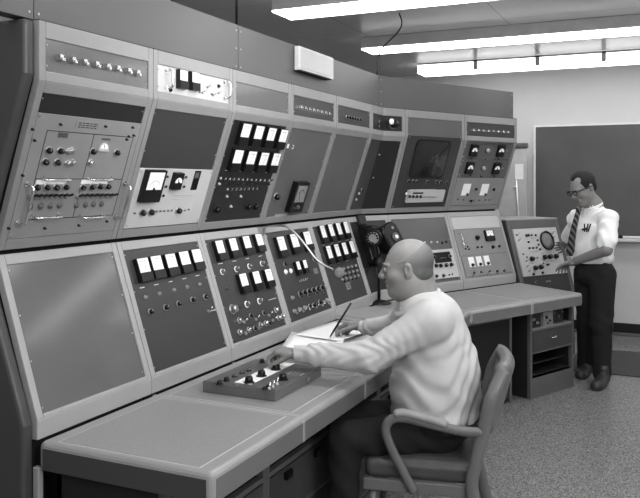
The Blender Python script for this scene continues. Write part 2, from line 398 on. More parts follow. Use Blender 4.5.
mb = MB(); mb.hexa([(.027 * math.cos(PI * i / 12), .027 * math.sin(PI * i / 12) - .012) for i in range(13)], 0, .003, 0); mb.hexa([(.021 * math.cos(PI * i / 12), .021 * math.sin(PI * i / 12) - .010) for i in range(13)], .003, .004, 1); mb.tube([(0, -.006, .0045), (-.006, .008, .0045)], .0008, 4, 2); mb.box(-.029, .029, -.020, -.012, 0, .006, 0)
P.px('meter', mb.mesh('arc_meter', ['light', 'face', 'ink']), 106, 147)
P.knobs([(94, 152), (118, 153)], .011); P.knobs([(92, 163)], .010, 'chrome')
P.label(65, 136, .05, .02, 'rail', 2); P.label(108, 140, .05, .008, 'rail', 1)
for x in (53, 97): P.px('grab_handle', handle_mesh(.13, .004, .025), x + 4, 179, rot=PI / 2)
for x in (47, 93): P.px('grab_handle', handle_mesh(.13, .004, .03), x, 216, rot=PI / 2)
P.px('grab_handle', handle_mesh(.145, .006, .04), 23.5, 204); P.px('grab_handle', handle_mesh(.145, .006, .04), 121.5, 201)
for (x, y) in ((53.5, 183), (96.5, 182.5)): P.label(x, y, .15, .017, 'face', 0)
P.knobs([(38, 188), (48, 188), (57.5, 188), (67, 187.5), (84, 188), (93, 187.5), (101, 187), (109, 187)], .0105)
P.togs([(32 + 5.1 * i, 197 - .1 * i) for i in range(8)] + [(78.5 + 4.9 * i, 196.5 - .1 * i) for i in range(8)], 1.5, 'black')
P.lamps([(32, 207.5), (42, 207), (52, 206.5), (61, 206), (78, 206), (87, 205.5), (95, 205), (103, 204.5)], .0095, 'rail')
P.lamps([(34, 130), (36, 141), (24, 176), (46, 229), (80, 226), (107, 127), (134, 128), (135, 136), (128, 140), (130, 137), (10, 229), (108, 222), (62, 125)], .004, 'ink')
# ---- bay 2
P = pn(b2, 'strip')
for (x, y) in ((182, 79.5), (194, 81.5)): P.px('meter', meter_mesh(.062, .082, .55), x, y)
for x, y in ((168, 79), (226, 90)): P.px('grab_handle', handle_mesh(.075, .006, .035), x, y, lab='bright pull handle')
P.knobs([(201, 92), (213, 94)], .004); P.togs([(209, 87), (220, 93), (204, 92.5), (214.5, 95)], .9); P.lamps([(172, 90), (220, 86)], .007, 'black')
p = b2['up_p']; vt = p.px(176, 169)[1]
P = plate(b2, 'up', SB[1] + .033, SB[2] - .033, .045, vt, 'light', 'meter_plate', w1=.002)
P.px('meter', meter_mesh(.135, .145, .55, 1), 152.5, 186); P.px('meter', meter_mesh(.066, .078, .55, 2), 177, 181); P.px('counter_window', label_mesh(.05, .095, 'black', 0), 197.5, 181)
P.px('counter_window', label_mesh(.03, .028, 'rail', 0), 198.5, 176, dw=.002)
P.knobs([(143.5, 213), (152, 212.5), (179.5, 211), ], .013); P.knobs([(168.5, 177), (167, 187), (187, 177.5), (164.5, 196), (185, 187)], .006)
P.knobs(row(158, 212, 173, 211, 5) + [(136, 214), (186, 211), (190, 210)], .004)
P.label(184, 196, .20, .006, 'light', 1); P.label(177, 200, .05, .006, 'light', 1); P.label(172, 169.8, .04, .006, 'light', 1)
P = pn(b2, 'low')
P.meters([(143.3, 270), (156.5, 267.5), (170.8, 265.2), (184.3, 262.5), (196.7, 260)], .083, .105, .60)
P.lamps([(147, 297), (161, 293.3), (175.5, 290), (188.5, 286.7), (201, 284)], .008, 'plate'); P.knobs([(152, 311.5), (167, 307.3), (180, 303.5), (193.8, 299.5), (206.5, 296.5)], .011)
for q in [(144, 287), (158, 284), (172.5, 281), (186, 278), (199, 275)]: tick_text(P, *q, .03)
P.px('key_switch', toggle_mesh(1.5), 209.5, 311); tick_text(P, 214, 310, .06)
# ---- bay 3
P = pn(b3, 'up')
P.meters([(243.5, 134), (256.5, 135.8), (269, 137.5), (281, 139)], .093, .115, .60)
P.meters([(235.5, 160), (249, 161), (261.5, 162), (273.5, 162.5)], .093, .115, .60)
P.togs(row(222, 179, 270, 181, 12), 1.2, 'black'); P.togs(row(229, 190, 258, 189, 8), 1.2, 'black'); P.lamps(row(222, 183.5, 270, 184.5, 12), .005, 'black')
P.knobs([(217.5, 210), (249, 207), (256, 207)], .017, 'black', 'black'); P.lamps([(220.5, 184.5), (228, 197), (242, 197), (232, 207)], .007)
for q in [(241, 145.5), (253, 147), (266, 148.5), (278, 149.5), (229, 171), (243, 171.5), (255, 172.5), (267, 173)]: tick_text(P, *q, .04)
P = pn(b3, 'low')
P.meters([(219.7, 250.7), (233, 248.2), (246.5, 245.8), (259, 243.2)], .078, .105, .62)
P.meters([(243.3, 283.5), (256.3, 281), (268.5, 278.4)], .078, .105, .62)
P.knobs([(223.5, 271.5), (237.5, 268.8), (250.5, 266), (263, 263.3)], .012, 'rail', 'face'); P.knobs([(248, 304), (260.5, 300.8)], .013, 'rail', 'face')
P.lamps([(228, 288)], .007, 'rail'); P.knobs([(234, 309)], .02, 'nickel'); P.knobs([(239, 307), (252, 315.5), (265, 312.5), (256, 328), (271, 323)], .010)
P.knobs([(240.5, 320), (277, 309.5), (241, 332), (250, 329.5), (267, 323), (262, 324.5), (280, 317.5), (284, 316)], .012, 'chrome')
P.togs([(245, 322), (257, 319), (270, 315), (247, 333), (260, 327.5), (274, 320)], 1.4); tick_text(P, 274, 298.5, .09)
for q in [(222, 263), (236, 260.5), (249, 258), (262, 255.5)]: tick_text(P, *q, .04)
# ---- bay 4
P = pn(b4, 'strip')
for i, q in enumerate(row(301, 107, 329, 113.5, 8)): P.px('lever_switch', lever_mesh(1.05), *q)
P = pn(b4, 'up')
u, v = P.p.px(296, 196); 
mb = MB(); mb.box(-.085, .085, -.095, .095, 0, .035, 0); mb.box(-.062, .062, -.03, .075, .035, .037, 1)
n = 16
for i in range(n):
    a = PI * (.2 + .6 * i / (n - 1)); mb.box(.05 * math.cos(a) - .001, .05 * math.cos(a) + .001, -.01 + .055 * math.sin(a), .055 * math.sin(a) - .004, .037, .0376, 2)
mb.tube([(0, -.02, .038), (-.03, .035, .038)], .001, 5, 2); mb.cyl(0, -.06, .012, .035, .05, 12, 3); mb.cyl(-.045, -.065, .007, .035, .045, 10, 3)
P.put('meter', mb.mesh('square_meter', ['black', 'plate', 'ink', 'rail']), u, v, lab='large black square meter')
P.knobs([(277, 197)], .017, 'black'); P.px('name_plate', label_mesh(.022, .026, 'face', 0), 289.5, 146.5); 
mb = MB(); mb.box(-.012, .004, -.012, -.008, 0, .001); mb.box(-.012, .004, .008, .012, 0, .001); mb.box(.004, .008, -.009, .009, 0, .001); mb.box(-.012, -.009, -.009, -.004, 0, .001)
P.px('name_plate', mb.mesh('mark', ['face']), 294.5, 147.5); P.label(282, 216.5, .16, .028, 'frame', 0)
P = pn(b4, 'low')
P.meters([(281.3, 247), (294.3, 244), (307.3, 241.3)], .10, .125, .66); P.meters([(297.8, 268.3), (304.5, 266.8)], .05, .082, .6)
P.knobs([(286, 264), (315, 259)], .011); P.lamps([(287, 271.5), (292, 270.5)], .012, 'face'); P.label(317, 270.5, .055, .032, 'plate', 3)
P.knobs(row(301, 293.5, 323, 287.5, 6), .013); P.knobs(row(293.5, 297.5, 327, 286, 5), .010, 'nickel'); P.knobs(row(302, 296.5, 325, 291, 4), .007)
P.knobs(row(295.5, 311, 306, 307.5, 3) + [(324, 302), (328, 300)], .011, 'nickel'); P.knobs([(311, 306), (315, 305), (321, 302)], .012); P.togs(row(298, 313, 330, 303, 6), 1.2); P.togs(row(301, 281, 307, 279.5, 4), .8)
# ---- bay 5
P = pn(b5, 'strip'); P.knobs(row(348, 117, 361, 119.5, 6), .010)
P = pn(b5, 'low')
P.meters([(322.8, 234.7), (331, 233.2), (338.7, 231.7), (346, 230.3)], .075, .125, .66)
P.meters([(329, 255.3), (337, 253.4), (344.5, 251.5), (352, 249.7)], .075, .125, .66)
for j in range(3): P.lamps([(341 + 4 * i + j * 1.2, 269.3 - 1. * i + 5 * j) for i in range(5)], .008, 'plate'); P.lamps([(343 + 4 * i + j * 1.2, 271 - 1. * i + 5 * j) for i in range(4)], .006, 'black')
P.label(349.5, 285.5, .07, .045, 'plate', 3)
for q in [(325, 244.5), (333.5, 242.5), (341, 241), (348.5, 239.5), (332, 264.5), (340, 262.5), (348, 260.5)]: tick_text(P, *q, .05)
# ---- corner bay
P = Pn(corner[('strip', 2)], PL[2]['strip'])
P.px('dial', knob_mesh(.03, 'black', 'rail'), 393.5, 124); P.px('dial_ring', lamp_mesh(.018, 'face'), 392.5, 121.5, dw=.036)
P = Pn(corner[('strip', 1)], PL[1]['strip']); P.knobs([(381, 121.5), (381, 126)], .008)
P = Pn(corner[('up', 2)], PL[2]['up']); P.lamps([(380, 155), (374, 178)], .005)
P = Pn(corner[('up', 1)], PL[1]['up']); P.lamps([(360, 194), (357, 200)], .009); P.knobs([(363, 190)], .011)
# ---- screen bay
p = bcrt['up_p']; u, v = p.px(430, 159)
P = plate(bcrt, 'up', S2[0] + .036, S2[1] - .036, .042, p.L + .012, 'dark', 'screen_panel')
def rrect(w, h, r, n=6):
    pts = []
    for cx, cy, a0 in ((w / 2 - r, h / 2 - r, 0), (-w / 2 + r, h / 2 - r, PI / 2), (-w / 2 + r, -h / 2 + r, PI), (w / 2 - r, -h / 2 + r, 1.5 * PI)):
        for i in range(n + 1): a = a0 + PI / 2 * i / n; pts.append((cx + r * math.cos(a), cy + r * math.sin(a)))
    return pts
mb = MB(); mb.hexa(rrect(.40, .315, .045), 0, .008, 0)
put('screen_bezel', mb.mesh('bezel', 'ink'), p.at(u, v, 0), P.o, .003)
mb = MB(); out = rrect(.372, .288, .04, 8); n = len(out); vs = []
rings = 8
for j in range(rings + 1):
    f = 1 - j / rings
    for (x, y) in out: vs.append((x * f, y * f, .008 + .016 * (1 - (x * f / .187) ** 2) * (1 - (y * f / .145) ** 2)))
fs = []
for j in range(rings):
    for i in range(n): i2 = (i + 1) % n; fs.append((j * n + i, j * n + i2, (j + 1) * n + i2, (j + 1) * n + i))
mb.add(vs, fs, 0, True); put('screen', mb.mesh('screen', 'crt'), p.at(u, v, 0), P.o)['label'] = 'dark curved cathode ray screen'
P.knobs([(409.5, 181.5), (414, 181.5), (417.5, 181.7), (428, 182), (437, 182.2), (441, 182.4), (447, 183)], .010)
u0, v0 = p.px(404.5, 202); u1, v1 = p.px(443, 189.5)
Q = plate(bcrt, 'up', u0, p.px(441, 201)[0], v0, v1, 'light', 'control_strip', w0=0, w1=.02)
Q.label(424, 190, .3, .006, 'light', 0); Q.knobs(row(410, 196.5, 421, 196.7, 4), .011); Q.togs(row(424, 197, 436, 197, 6), 1.); Q.label(419, 193.5, .12, .012, 'vdark', 0); Q.lamps([(407, 194)], .008, 'face')
p = bcrt['low_p']
P = pn(bcrt, 'low'); P.lamps([(425.5, 242.3), (432, 242.1), (438, 242), ], .007, 'face'); P.lamps([(443, 242.5), (447, 241.5)], .008, 'ink')
v0 = p.px(440, 279)[1]; v1 = p.px(440, 249.5)[1]
P = plate(bcrt, 'low', S2[0] + .04, S2[1] - .036, v0, v1, 'light', 'readout_plate', w1=.003)
P.px('readout', label_mesh(.20, .085, 'black', 0), 443.5, 257); P.label(444, 257.5, .07, .008, 'plate', 0); P.knobs([(436.5, 265.5), (441, 265.5), (446.5, 265), (451.5, 264.5)], .015); P.knobs([(450.5, 256), (435, 257)], .011)
P.knobs([(444, 275.5), (437, 276)], .012); P.knobs([(450, 274.5), (453, 274), (433.5, 254), (433.5, 259)], .006); P.label(440, 250.8, .05, .008, 'light', 1)
P.knobs([(426, 266), (420, 267), (413, 268), (426, 258)], .012)
# ---- right meter bay
P = pn(bmet, 'strip')
for q in row(473.5, 130, 508, 132, 8): P.px('lever_switch', lever_mesh(1.05), *q)
p = bmet['up_p']
vs_ = [p.px(490, 141.5)[1], p.px(487, 159.5)[1], p.px(482, 178)[1], .043]
for i, c_ in enumerate(('gray', 'gray', 'plate')):
    P = plate(bmet, 'up', S2[1] + .036, S2[2] - .036, vs_[i + 1] + .003, vs_[i], c_, 'meter_strip')
    if i < 2:
        yy = (151, 168.5)[i]; dx = (0, -4.3)[i]
        P.px('meter', meter_mesh(.088, .10, .6, 2), 474 + dx, yy - .5); P.px('meter', meter_mesh(.088, .10, .6, 2), 500.8 + dx, yy); P.px('knob', knob_mesh(.017, 'light', 'black'), 488 + dx, yy - .5)
        P.knobs([(485.5 + dx, yy + 8), (498.5 + dx, yy + 8), (471, yy + 7)], .008); P.lamps([(466 + dx, yy - 4), (464 + dx, yy + 6), (508 + dx, yy)], .005)
    else:
        for x in (467, 485.3): P.px('gauge', label_mesh(.10, .105, 'face', 0), x, 190); P.px('knob', knob_mesh(.010), x + .8, 194.7)
        P.knobs([(476.5, 189), (494, 189.5)], .013); P.knobs([(458.5, 199.5), (464, 200), (470.5, 200.5), (474, 200.5), (480, 200.3), (486, 200), (490, 200)], .006); P.knobs([(471.5, 201)], .011)
p = bmet['low_p']
vA = p.px(475, 229)[1]
P = plate(bmet, 'low', S2[1] + .036, S2[2] - .036, vA + .004, p.L - .043, 'light', 'blank_plate')
vC = p.px(485, 254.5)[1]
P = plate(bmet, 'low', S2[1] + .036, S2[2] - .036, vC + .003, vA, 'plate', 'meter_plate')
P.px('meter', meter_mesh(.115, .095, .5, 1), 489.5, 235.5); P.knobs([(477.8, 237.7)], .017, 'black', 'black'); P.knobs([(478, 247), (482, 246.8)], .010); P.knobs([(493, 246.8)], .016); P.knobs([(499.5, 246)], .012); P.knobs([(466, 248.5), (468, 246.5), (469.5, 249)], .008); P.px('grab_handle', handle_mesh(.12, .004, .02), 462, 240)
P = plate(bmet, 'low', S2[1] + .05, S2[2] - .036, .03, vC, 'plate', 'switch_plate')
for i in range(3): P.px('gauge', label_mesh(.072, .085, 'face', 0), 472.5 + 7.7 * i, 261.8 - .8 * i); P.px('knob', knob_mesh(.012), 473.3 + 7.7 * i, 264.8 - .8 * i)
P.knobs([(474.5, 272.5), (481.5, 272), (490, 271.2), (497.5, 271), (504.5, 270.5)], .010); P.togs([(474, 275.5), (481, 275), (489, 274.5)], 1.4)

# ------------------------------------------------------------------ end panel
ep = thing('console_end_panel', 'dark enamelled end panel closing the left side of the console', 'panel', (X0 - .4, 1.955, 0))
prof = [(-.02, 0), (-.02, .81), (-.035, .86), (TL - .03, ZL1 + .005), (TL - .03, ZU0), (-.022, ZU1 - .01), (-.012, ZU1 + .02), (-.012, ZT), (-1.0, ZT), (-1.0, 0)]
mb = MB(); vs = [Vector((X0 + t, y, z)) for y in (1.92, 1.968) for (t, z) in prof]; n = len(prof)
mb.add(vs, [tuple(range(n)), tuple(range(2 * n - 1, n - 1, -1))] + [(i, n + i, n + (i + 1) % n, (i + 1) % n) for i in range(n)])
put('panel', mb.mesh('end_panel', 'side'), ID, ep, .018, 4)
mb = MB(); pr = [(-.004, .5), (-.004, .75)]
mb.box(X0 - .03, X0 - .004, 1.97, 1.995, .05, .66); put('edge_strip', mb.mesh('strip', 'frame'), ID, ep, .003)

# ------------------------------------------------------------------ desk
TF = .69
cF = wp(1, YB - TF * TB, TF, 0); eF = wp(2, 1.515, .715, 0); eB = wp(2, 1.675, -.008, 0); cB = wp(1, YB + .008 * TB, -.008, 0)
desk = thing('console_desk', 'long grey continuous worktop running along the foot of the console', 'worktop', (X0 + .35, 3.5, 0))
poly = [(X0 - .008, 1.972), (X0 + TF, 1.972), (cF.x, cF.y), (eF.x, eF.y), (eB.x, eB.y), (cB.x, cB.y)]
mb = MB(); mb.hexa(poly, .652, .75)
o = put('desk_slab', mb.mesh('slab', 'desk'), ID, desk, .022, 4)
for pgn in o.data.polygons:
    if abs(pgn.normal.z) < .5: pass
sfe = MB(); sfc = MB()   # fascia facing plates, darker than the light rim above
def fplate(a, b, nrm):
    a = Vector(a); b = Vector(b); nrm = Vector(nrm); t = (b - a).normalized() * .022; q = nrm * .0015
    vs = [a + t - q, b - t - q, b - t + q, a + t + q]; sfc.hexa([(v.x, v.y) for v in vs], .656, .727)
fplate((X0 + TF, 1.972, 0), cF, (1, 0, 0)); fplate(cF, eF, ((eF - cF).normalized().y, -(eF - cF).normalized().x, 0)); ef = MB(); ef.hexa([(X0 + .015, 1.9705), (X0 + TF - .022, 1.9705), (X0 + TF - .022, 1.974), (X0 + .015, 1.974)], .656, .728); put('end_fascia', ef.mesh('end_fascia', 'side'), ID, desk)  # end fascia coloured darker for the shade on that side of the desk
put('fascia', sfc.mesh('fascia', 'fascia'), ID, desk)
def inlay(pts):
    c_ = (sum(p[0] for p in pts) / 4, sum(p[1] for p in pts) / 4); bp = []
    for p in pts:
        dx, dy = p[0] - c_[0], p[1] - c_[1]; bp.append((p[0] + .005 * (1 if dx > 0 else -1), p[1] + .005 * (1 if dy > 0 else -1)))
    mb = MB(); mb.hexa(bp, .7490, .7506); put('inlay_border', mb.mesh('inlay_border', 'light'), ID, desk)
    mb = MB(); mb.hexa(pts, .7495, .7515); put('surface_inlay', mb.mesh('inlay', 'inlay'), ID, desk)
for i in range(5):
    a, b = SB[i] + .03, SB[i + 1] - .028
    if i == 4: b = 5.08
    inlay([(X0 + .065, a), (X0 + TF - .065, a), (X0 + TF - .065, b), (X0 + .065, b)])
def w2(s, t): v = wp(2, s, t, 0); return (v.x, v.y)
inlay([w2(.20, .065), w2(.20, TF - .06), w2(.80, TF - .06), w2(.86, .065)]); inlay([w2(.92, .065), w2(.87, TF - .05), w2(1.47, TF - .04), w2(1.60, .065)])
for s in SB[1:5]:
    sm = MB()
    for q in (-.008, .004): sm.box(X0 + .0, X0 + TF - .02, s + q, s + q + .003, .7495, .7512); sm.box(X0 + TF - .002, X0 + TF + .0025, s + q, s + q + .003, .655, .735)
    put('seam_trim', sm.mesh('seams', 'light'), ID, desk)
sm = MB()
v = wp(2, .85, TF + .012, 0)
for q in (-.012, .0, .012):
    a = wp(2, .845 + q, TF + .008, 0); b = wp(2, .846 + q, TF + .0160, 0); sm.hexa([(a.x, a.y), (b.x, b.y), ((b + D2 * .003).x, (b + D2 * .003).y), ((a + D2 * .003).x, (a + D2 * .003).y)], .655, .735)
put('seam_trim', sm.mesh('seams', 'light'), ID, desk)

# ------------------------------------------------------------------ under desk cabinets
def under(k, s0, s1, tf, label, kind):
    cen = wp(k, (s0 + s1) / 2, tf - .25, 0); r = thing('under_desk_cabinet', label, 'cabinet', cen, 0 if k == 1 else -BEND, 'cabinets under the worktop')
    o_, a_, n_ = seg(k); p = Plane(o_ + n_ * tf, a_, (0, 0, 1), .65); mb = MB(); D = .45
    top = .648
    fr = MB(); (fr if kind != 'blank' else mb).box(s0, s0 + .025, 0, top, -.03, 0); fr.box(s1 - .025, s1, 0, top, -.03, 0)  # blank cabinet: left stile in dark case colour, painting the under-desk shadow
    mb.box(s0 + .002, s1 - .002, .002, top, -D, -D + .02); mb.box(s0 + .002, s0 + .012, .002, top, -D, -.03); mb.box(s1 - .012, s1 - .002, .002, top, -D, -.03); mb.box(s0 + .002, s1 - .002, .01, .03, -D, -.01); mb.box(s0 + .002, s1 - .002, top - .01, top, -D, -.01)
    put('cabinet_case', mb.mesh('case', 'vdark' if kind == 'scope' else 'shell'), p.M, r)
    A, B = s0 + .025, s1 - .025
    if kind == 'drawer':
        for z in (.03, .26, .48): fr.box(A, B, z - .02, z, -.03, 0)
        d1 = MB(); d1.box(A + .003, B - .003, .265, .455, -.02, .002); d = put('drawer', d1.mesh('drawer', 'body'), p.M, r, .002)
        h = MB(); h.box(-.028, .028, -.014, .014, 0, .016); [put('handle', h.mesh('pull', 'black'), p.at(A + (B - A) * f, .425, .002), d) for f in (.25, .75)]
        d1 = MB(); d1.box(A + .003, B - .003, .032, .237, -.02, .002); d = put('drawer', d1.mesh('drawer', 'body'), p.M, r, .002)
        put('handle', h.mesh('pull', 'black'), p.at((A + B) / 2, .19, .002), d)
        e = MB(); e.box(A, B, .485, .50, -.3, -.06)
        for i in range(3): e.box(A + .03 + i * .17, A + .15 + i * .17, .50, .62, -.25, -.07)
        ch = put('electronic_chassis', e.mesh('chassis', 'vdark'), p.M, r)
        for i in range(3):
            for j in range(3): put('knob', knob_mesh(.009, 'rail'), p.at(A + .055 + i * .17 + j * .035, .56 - .02 * (j % 2), -.07), ch)
    elif kind == 'blank':
        fr.box(A, B, .185, .215, -.03, 0); fr.box(A, B, top - .03, top, -.03, 0)
        d1 = MB(); d1.box(A, B, .215, top - .03, -.02, -.006); put('blank_panel', d1.mesh('blank', 'ink'), p.M, r)
        d1 = MB(); d1.box(s0 - .002, s1 - .03, .0, .155, -.03, -.01); d = put('drawer', d1.mesh('drawer', 'body'), p.M, r, .003)
        h = MB(); h.box(-.03, .03, -.014, .014, 0, .016); put('handle', h.mesh('pull', 'black'), p.at(s1 - .1, .12, -.01), d)
    else:
        for z0, z1 in ((0, .155), (.335, .35), (.50, .515)): fr.box(A, B, z0, z1, -.03, 0)
        fr.box(A, B, .03, .155, -.03, .001)
        d1 = MB(); d1.box(A + .002, B - .002, .352, .498, -.02, .003); d = put('drawer', d1.mesh('drawer', 'body'), p.M, r, .002)
        d['label'] = 'drawer with bright bar handle'
        put('handle', handle_mesh(.07, .005, .022), p.at((A + B) / 2, .435, .003, PI / 2), d)
        e = MB(); e.box(A + .01, A + .15, .515, .63, -.2, -.03, 0); e.box(A + .17, A + .30, .515, .63, -.2, -.02, 1); e.box(A + .32, B - .06, .515, .63, -.2, -.04, 0); e.box(A, B, .515, .525, -.2, -.005, 1)
        ch = put('electronic_chassis', e.mesh('chassis', ['vdark', 'plate']), p.M, r)
        for (f, z, q) in ((.04, .59, .009), (.09, .56, .009), (.20, .59, .012), (.25, .56, .009), (.22, .545, .008), (.36, .6, .009), (.42, .57, .01), (.46, .6, .008)): put('knob', knob_mesh(q, 'black' if f > .15 else 'plate'), p.at(A + f, z, -.02 if f < .3 else -.04), ch)
        sh = MB(); sh.box(A, B, .16, .17, -.4, -.03); sh.box(A + .06, B - .02, .24, .25, -.4, -.05); put('shelf', sh.mesh('shelf', 'vdark'), p.M, r)
    put('cabinet_frame', fr.mesh('frame', 'rail' if kind != 'scope' else 'gray'), p.M, r, .002)
TU = .50
nm_ = ['leftmost dark under-desk cabinet with twin black drawer pulls, below the blank panel', 'second under-desk cabinet from the left with twin black pulls, below the knob box', 'under-desk cabinet directly in front of the seated man\'s knees', 'under-desk cabinet behind the seated man\'s legs', 'under-desk cabinet nearest the bend of the worktop']
for i in range(5): under(1, [2.0, 2.66, 3.29, 3.92, 4.55][i], [2.655, 3.285, 3.915, 4.545, 5.17][i], TU, nm_[i], 'drawer')
under(2, .13, .745, .60, 'under-desk cabinet with black blank front and low drawer beyond the chair', 'blank')
under(2, .905, 1.485, .65, 'under-desk cabinet at the right end with a bar-handled drawer and open bays', 'scope')

# ------------------------------------------------------------------ bulkhead above console
def bulk(k, s0, s1, name):
    mb = MB(); vs = []
    for s in (s0, s1):
        for (t, z) in ((-.04, ZT + .006), (-.04, 2.42), (-.10, 2.42), (-.10, ZT + .006)): vs.append(wp(k, s(t) if callable(s) else s, t, z))
    mb.add(vs, [(0, 1, 2, 3), (7, 6, 5, 4)] + [(i, 4 + i, 4 + (i + 1) % 4, (i + 1) % 4) for i in range(4)])
    p = Plane(wp(k, 0, -.04, 0), seg(k)[1], (0, 0, 1), 1)
    o = tag(put(name, mb.mesh('bulkhead', 'bulk'), ID, None, .002), kind='structure')
    sc = MB(); a = s0(0) if callable(s0) else s0; b = s1(0) if callable(s1) else s1
    for s in (a + .02, b - .02):
        for z in (2.21, 2.30, 2.39): sc.cyl(s, z, .0045, 0, .002, 8)
    put('screws', sc.mesh('screws', 'nickel'), p.M, o)
bulk(1, .9, 1.985, 'trim_1'); bulk(1, 1.988, 3.345, 'trim_2'); bulk(1, 3.349, lambda t: YB - t * TB, 'trim_3'); bulk(2, lambda t: t * TB, 1.642, 'trim_4')

# ------------------------------------------------------------------ room
def struct(name, mb, m, bevel=0): return tag(put(name, mb.mesh(name, m), ID, None, bevel), kind='structure')
YW = 8.76; ZC = 2.89; XL, XR, YF = -3.9, 2.6, -2.2
struct('floor', MB().box(XL - .1, XR + .1, YF - .1, YW + .1, -.05, 0), 'floor')
struct('ceiling', MB().box(XL - .1, XR + .1, YF - .1, YW + .1, ZC, ZC + .05), 'ceil')
struct('wall_back', MB().box(XL - .1, XR + .1, YW, YW + .1, 0, ZC), 'wall')
struct('wall_left', MB().box(XL - .1, XL, YF - .1, YW, 0, ZC), 'wall')
struct('wall_right', MB().box(XR, XR + .1, YF - .1, YW, 0, ZC), 'wall')
struct('wall_front', MB().box(XL, XR, YF - .1, YF, 0, ZC), 'wall')
struct('baseboard_back', MB().box(XL, XR, YW - .015, YW - .001, .035, .135), 'base', .004)
struct('trim_5', MB().box(XL, XR, YW - .02, YW - .001, 0.0, .035), 'rail', .004)
tag(put('floor_mat', MB().hexa([(-.85, 6.95), (1.6, 6.95), (1.6, 7.95), (-.85, 7.95)], .001, .008).mesh('mat', 'mats'), ID, None, .003), 'dark rubber floor mat behind the standing man', 'mat')
# blackboard
bbd = thing('blackboard', 'large grey chalk-smeared blackboard in a thin pale frame on the back wall', 'blackboard', (.3, YW - .02, 1.6))
put('slate', MB().box(-1.40, 2.2, YW - .022, YW - .002, 1.06, 2.235).mesh('slate', 'board'), ID, bbd)
mb = MB(); mb.box(-1.425, -1.40, YW - .03, YW - .002, 1.04, 2.255); mb.box(2.2, 2.225, YW - .03, YW - .002, 1.04, 2.255); mb.box(-1.40, 2.2, YW - .03, YW - .002, 2.235, 2.255); mb.box(-1.40, 2.2, YW - .03, YW - .002, 1.04, 1.06)
put('board_frame', mb.mesh('bframe', 'wood'), ID, bbd, .003)
put('chalk_tray', MB().box(-1.3, 2.1, YW - .10, YW - .002, 1.0, 1.035).mesh('tray', 'vent'), ID, bbd, .006)
mb = MB(); mb.tube([(-.62, YW - .06, 1.047), (-.45, YW - .06, 1.047)], .014, 8); tag(put('chalk_eraser', MB().box(-.66, -.50, YW - .085, YW - .035, 1.036, 1.07).mesh('eraser', ['ink']), ID, None, .004), 'dark felt eraser on the chalk tray beside the standing man', 'eraser')
# flip chart pad with clamp
fc = thing('flip_chart', 'tall pale flip chart with a dark clamp standing at the back wall', 'flip chart', (-1.72, 8.60, 0))
put('paper_pad', MB().box(-1.98, -1.475, 8.60, 8.62, 1.22, 2.04).mesh('pad', 'curtain'), ID, fc, .002)
put('clamp', MB().box(-1.99, -1.46, 8.585, 8.635, 2.0, 2.06).mesh('clamp', 'rail'), ID, fc, .012)
put('note', MB().box(-1.60, -1.51, 8.596, 8.60, 1.66, 1.83).mesh('note', 'paper'), ID, fc)
mb = MB(); [mb.tube([(x, y, 0), (xx, 8.63, 1.95)], .012, 8) for x, y, xx in ((-1.97, 8.5, -1.85), (-1.5, 8.5, -1.6), (-1.73, 8.71, -1.73))]; put('easel', mb.mesh('easel', 'nickel'), ID, fc)
put('rail_knob', MB().ball((-1.60, 8.585, 1.57), .013).mesh('k', 'nickel'), ID, fc)

# ceiling fixtures
def fixture(y0, label, side=False, x0=-2.48, x1=2.3, zb=2.78, w=.285):
    r = thing('ceiling_light', label, 'ceiling light', ((x0 + x1) / 2, y0 + w / 2, ZC), 0, 'fluorescent ceiling fixtures')
    mb = MB(); mb.box(x0, x1, y0, y0 + w, zb + .012, ZC - .001); put('housing', mb.mesh('housing', 'housing' if not side else 'sideglow'), ID, r, .004)
    n = 4; L = (x1 - x0) / n; mb = MB()
    mb.box(x0, x1, y0 - .001, y0 + w + .001, zb, zb + .012, 0)
    put('diffuser', mb.mesh('diffuser', 'tube'), ID, r, .003)
    mb = MB()
    for q in (.33, .66): mb.box(x0 + .01, x1 - .01, y0 + w * q - .004, y0 + w * q + .004, zb - .004, zb)
    for i in range(1, int((x1 - x0) / .62)):
        X = x0 + i * .62
        if side: mb.box(X - .02, X + .02, y0 - .006, y0, zb + .002, ZC - .002)
    if side: mb.box(x0, x1, y0 - .006, y0, ZC - .022, ZC - .002)
    put('divider', mb.mesh('div', 'housing'), ID, r)
fixture(4.60, 'fluorescent ceiling fixture nearest the camera, cut by the top of the photo')
fixture(6.235, 'grey-sided fluorescent ceiling fixture, the middle of the three rows')
fixture(7.845, 'glowing-sided fluorescent ceiling fixture nearest the blackboard', side=True)
fixture(2.95, 'fluorescent ceiling fixture above the seated man, added out of the frame'); fixture(1.30, 'fluorescent ceiling fixture above the camera, added out of view')  # unseen repeats of the rows, added to help light the room

# vent / speaker box on bulkhead
vb_ = thing('wall_speaker_box', 'flat white box fixed high on the dark bulkhead above the console', 'speaker', (X0 - .01, 4.15, 2.275))
put('box_case', MB().box(X0 - .039, X0 - .004, 3.97, 4.46, 2.275, 2.415).mesh('case', 'vent'), ID, vb_, .006)
mb = MB(); mb.box(X0 - .004, X0 - .001, 3.985, 4.445, 2.29, 2.40); put('front_cover', mb.mesh('cover', 'light'), ID, vb_, .002)
mb = MB(); mb.box(X0 - .039, X0 + .006, 3.97, 4.40, 2.268, 2.2745); put('bottom_lip', mb.mesh('lip', 'ink'), ID, vb_)
mb = MB(); mb.tube([(X0 - .05, 3.347, 2.42), (X0 - .05, 3.347, ZC)], .006, 8); tag(put('support_rod', mb.mesh('rod', 'black'), ID), 'thin black vertical rod from the bulkhead seam to the ceiling', 'rod')
pa = toW(cc(399, 13.5, 5.75)); pb_ = wp(1, YB, -.05, 2.42); pts = []
pa.z = ZC
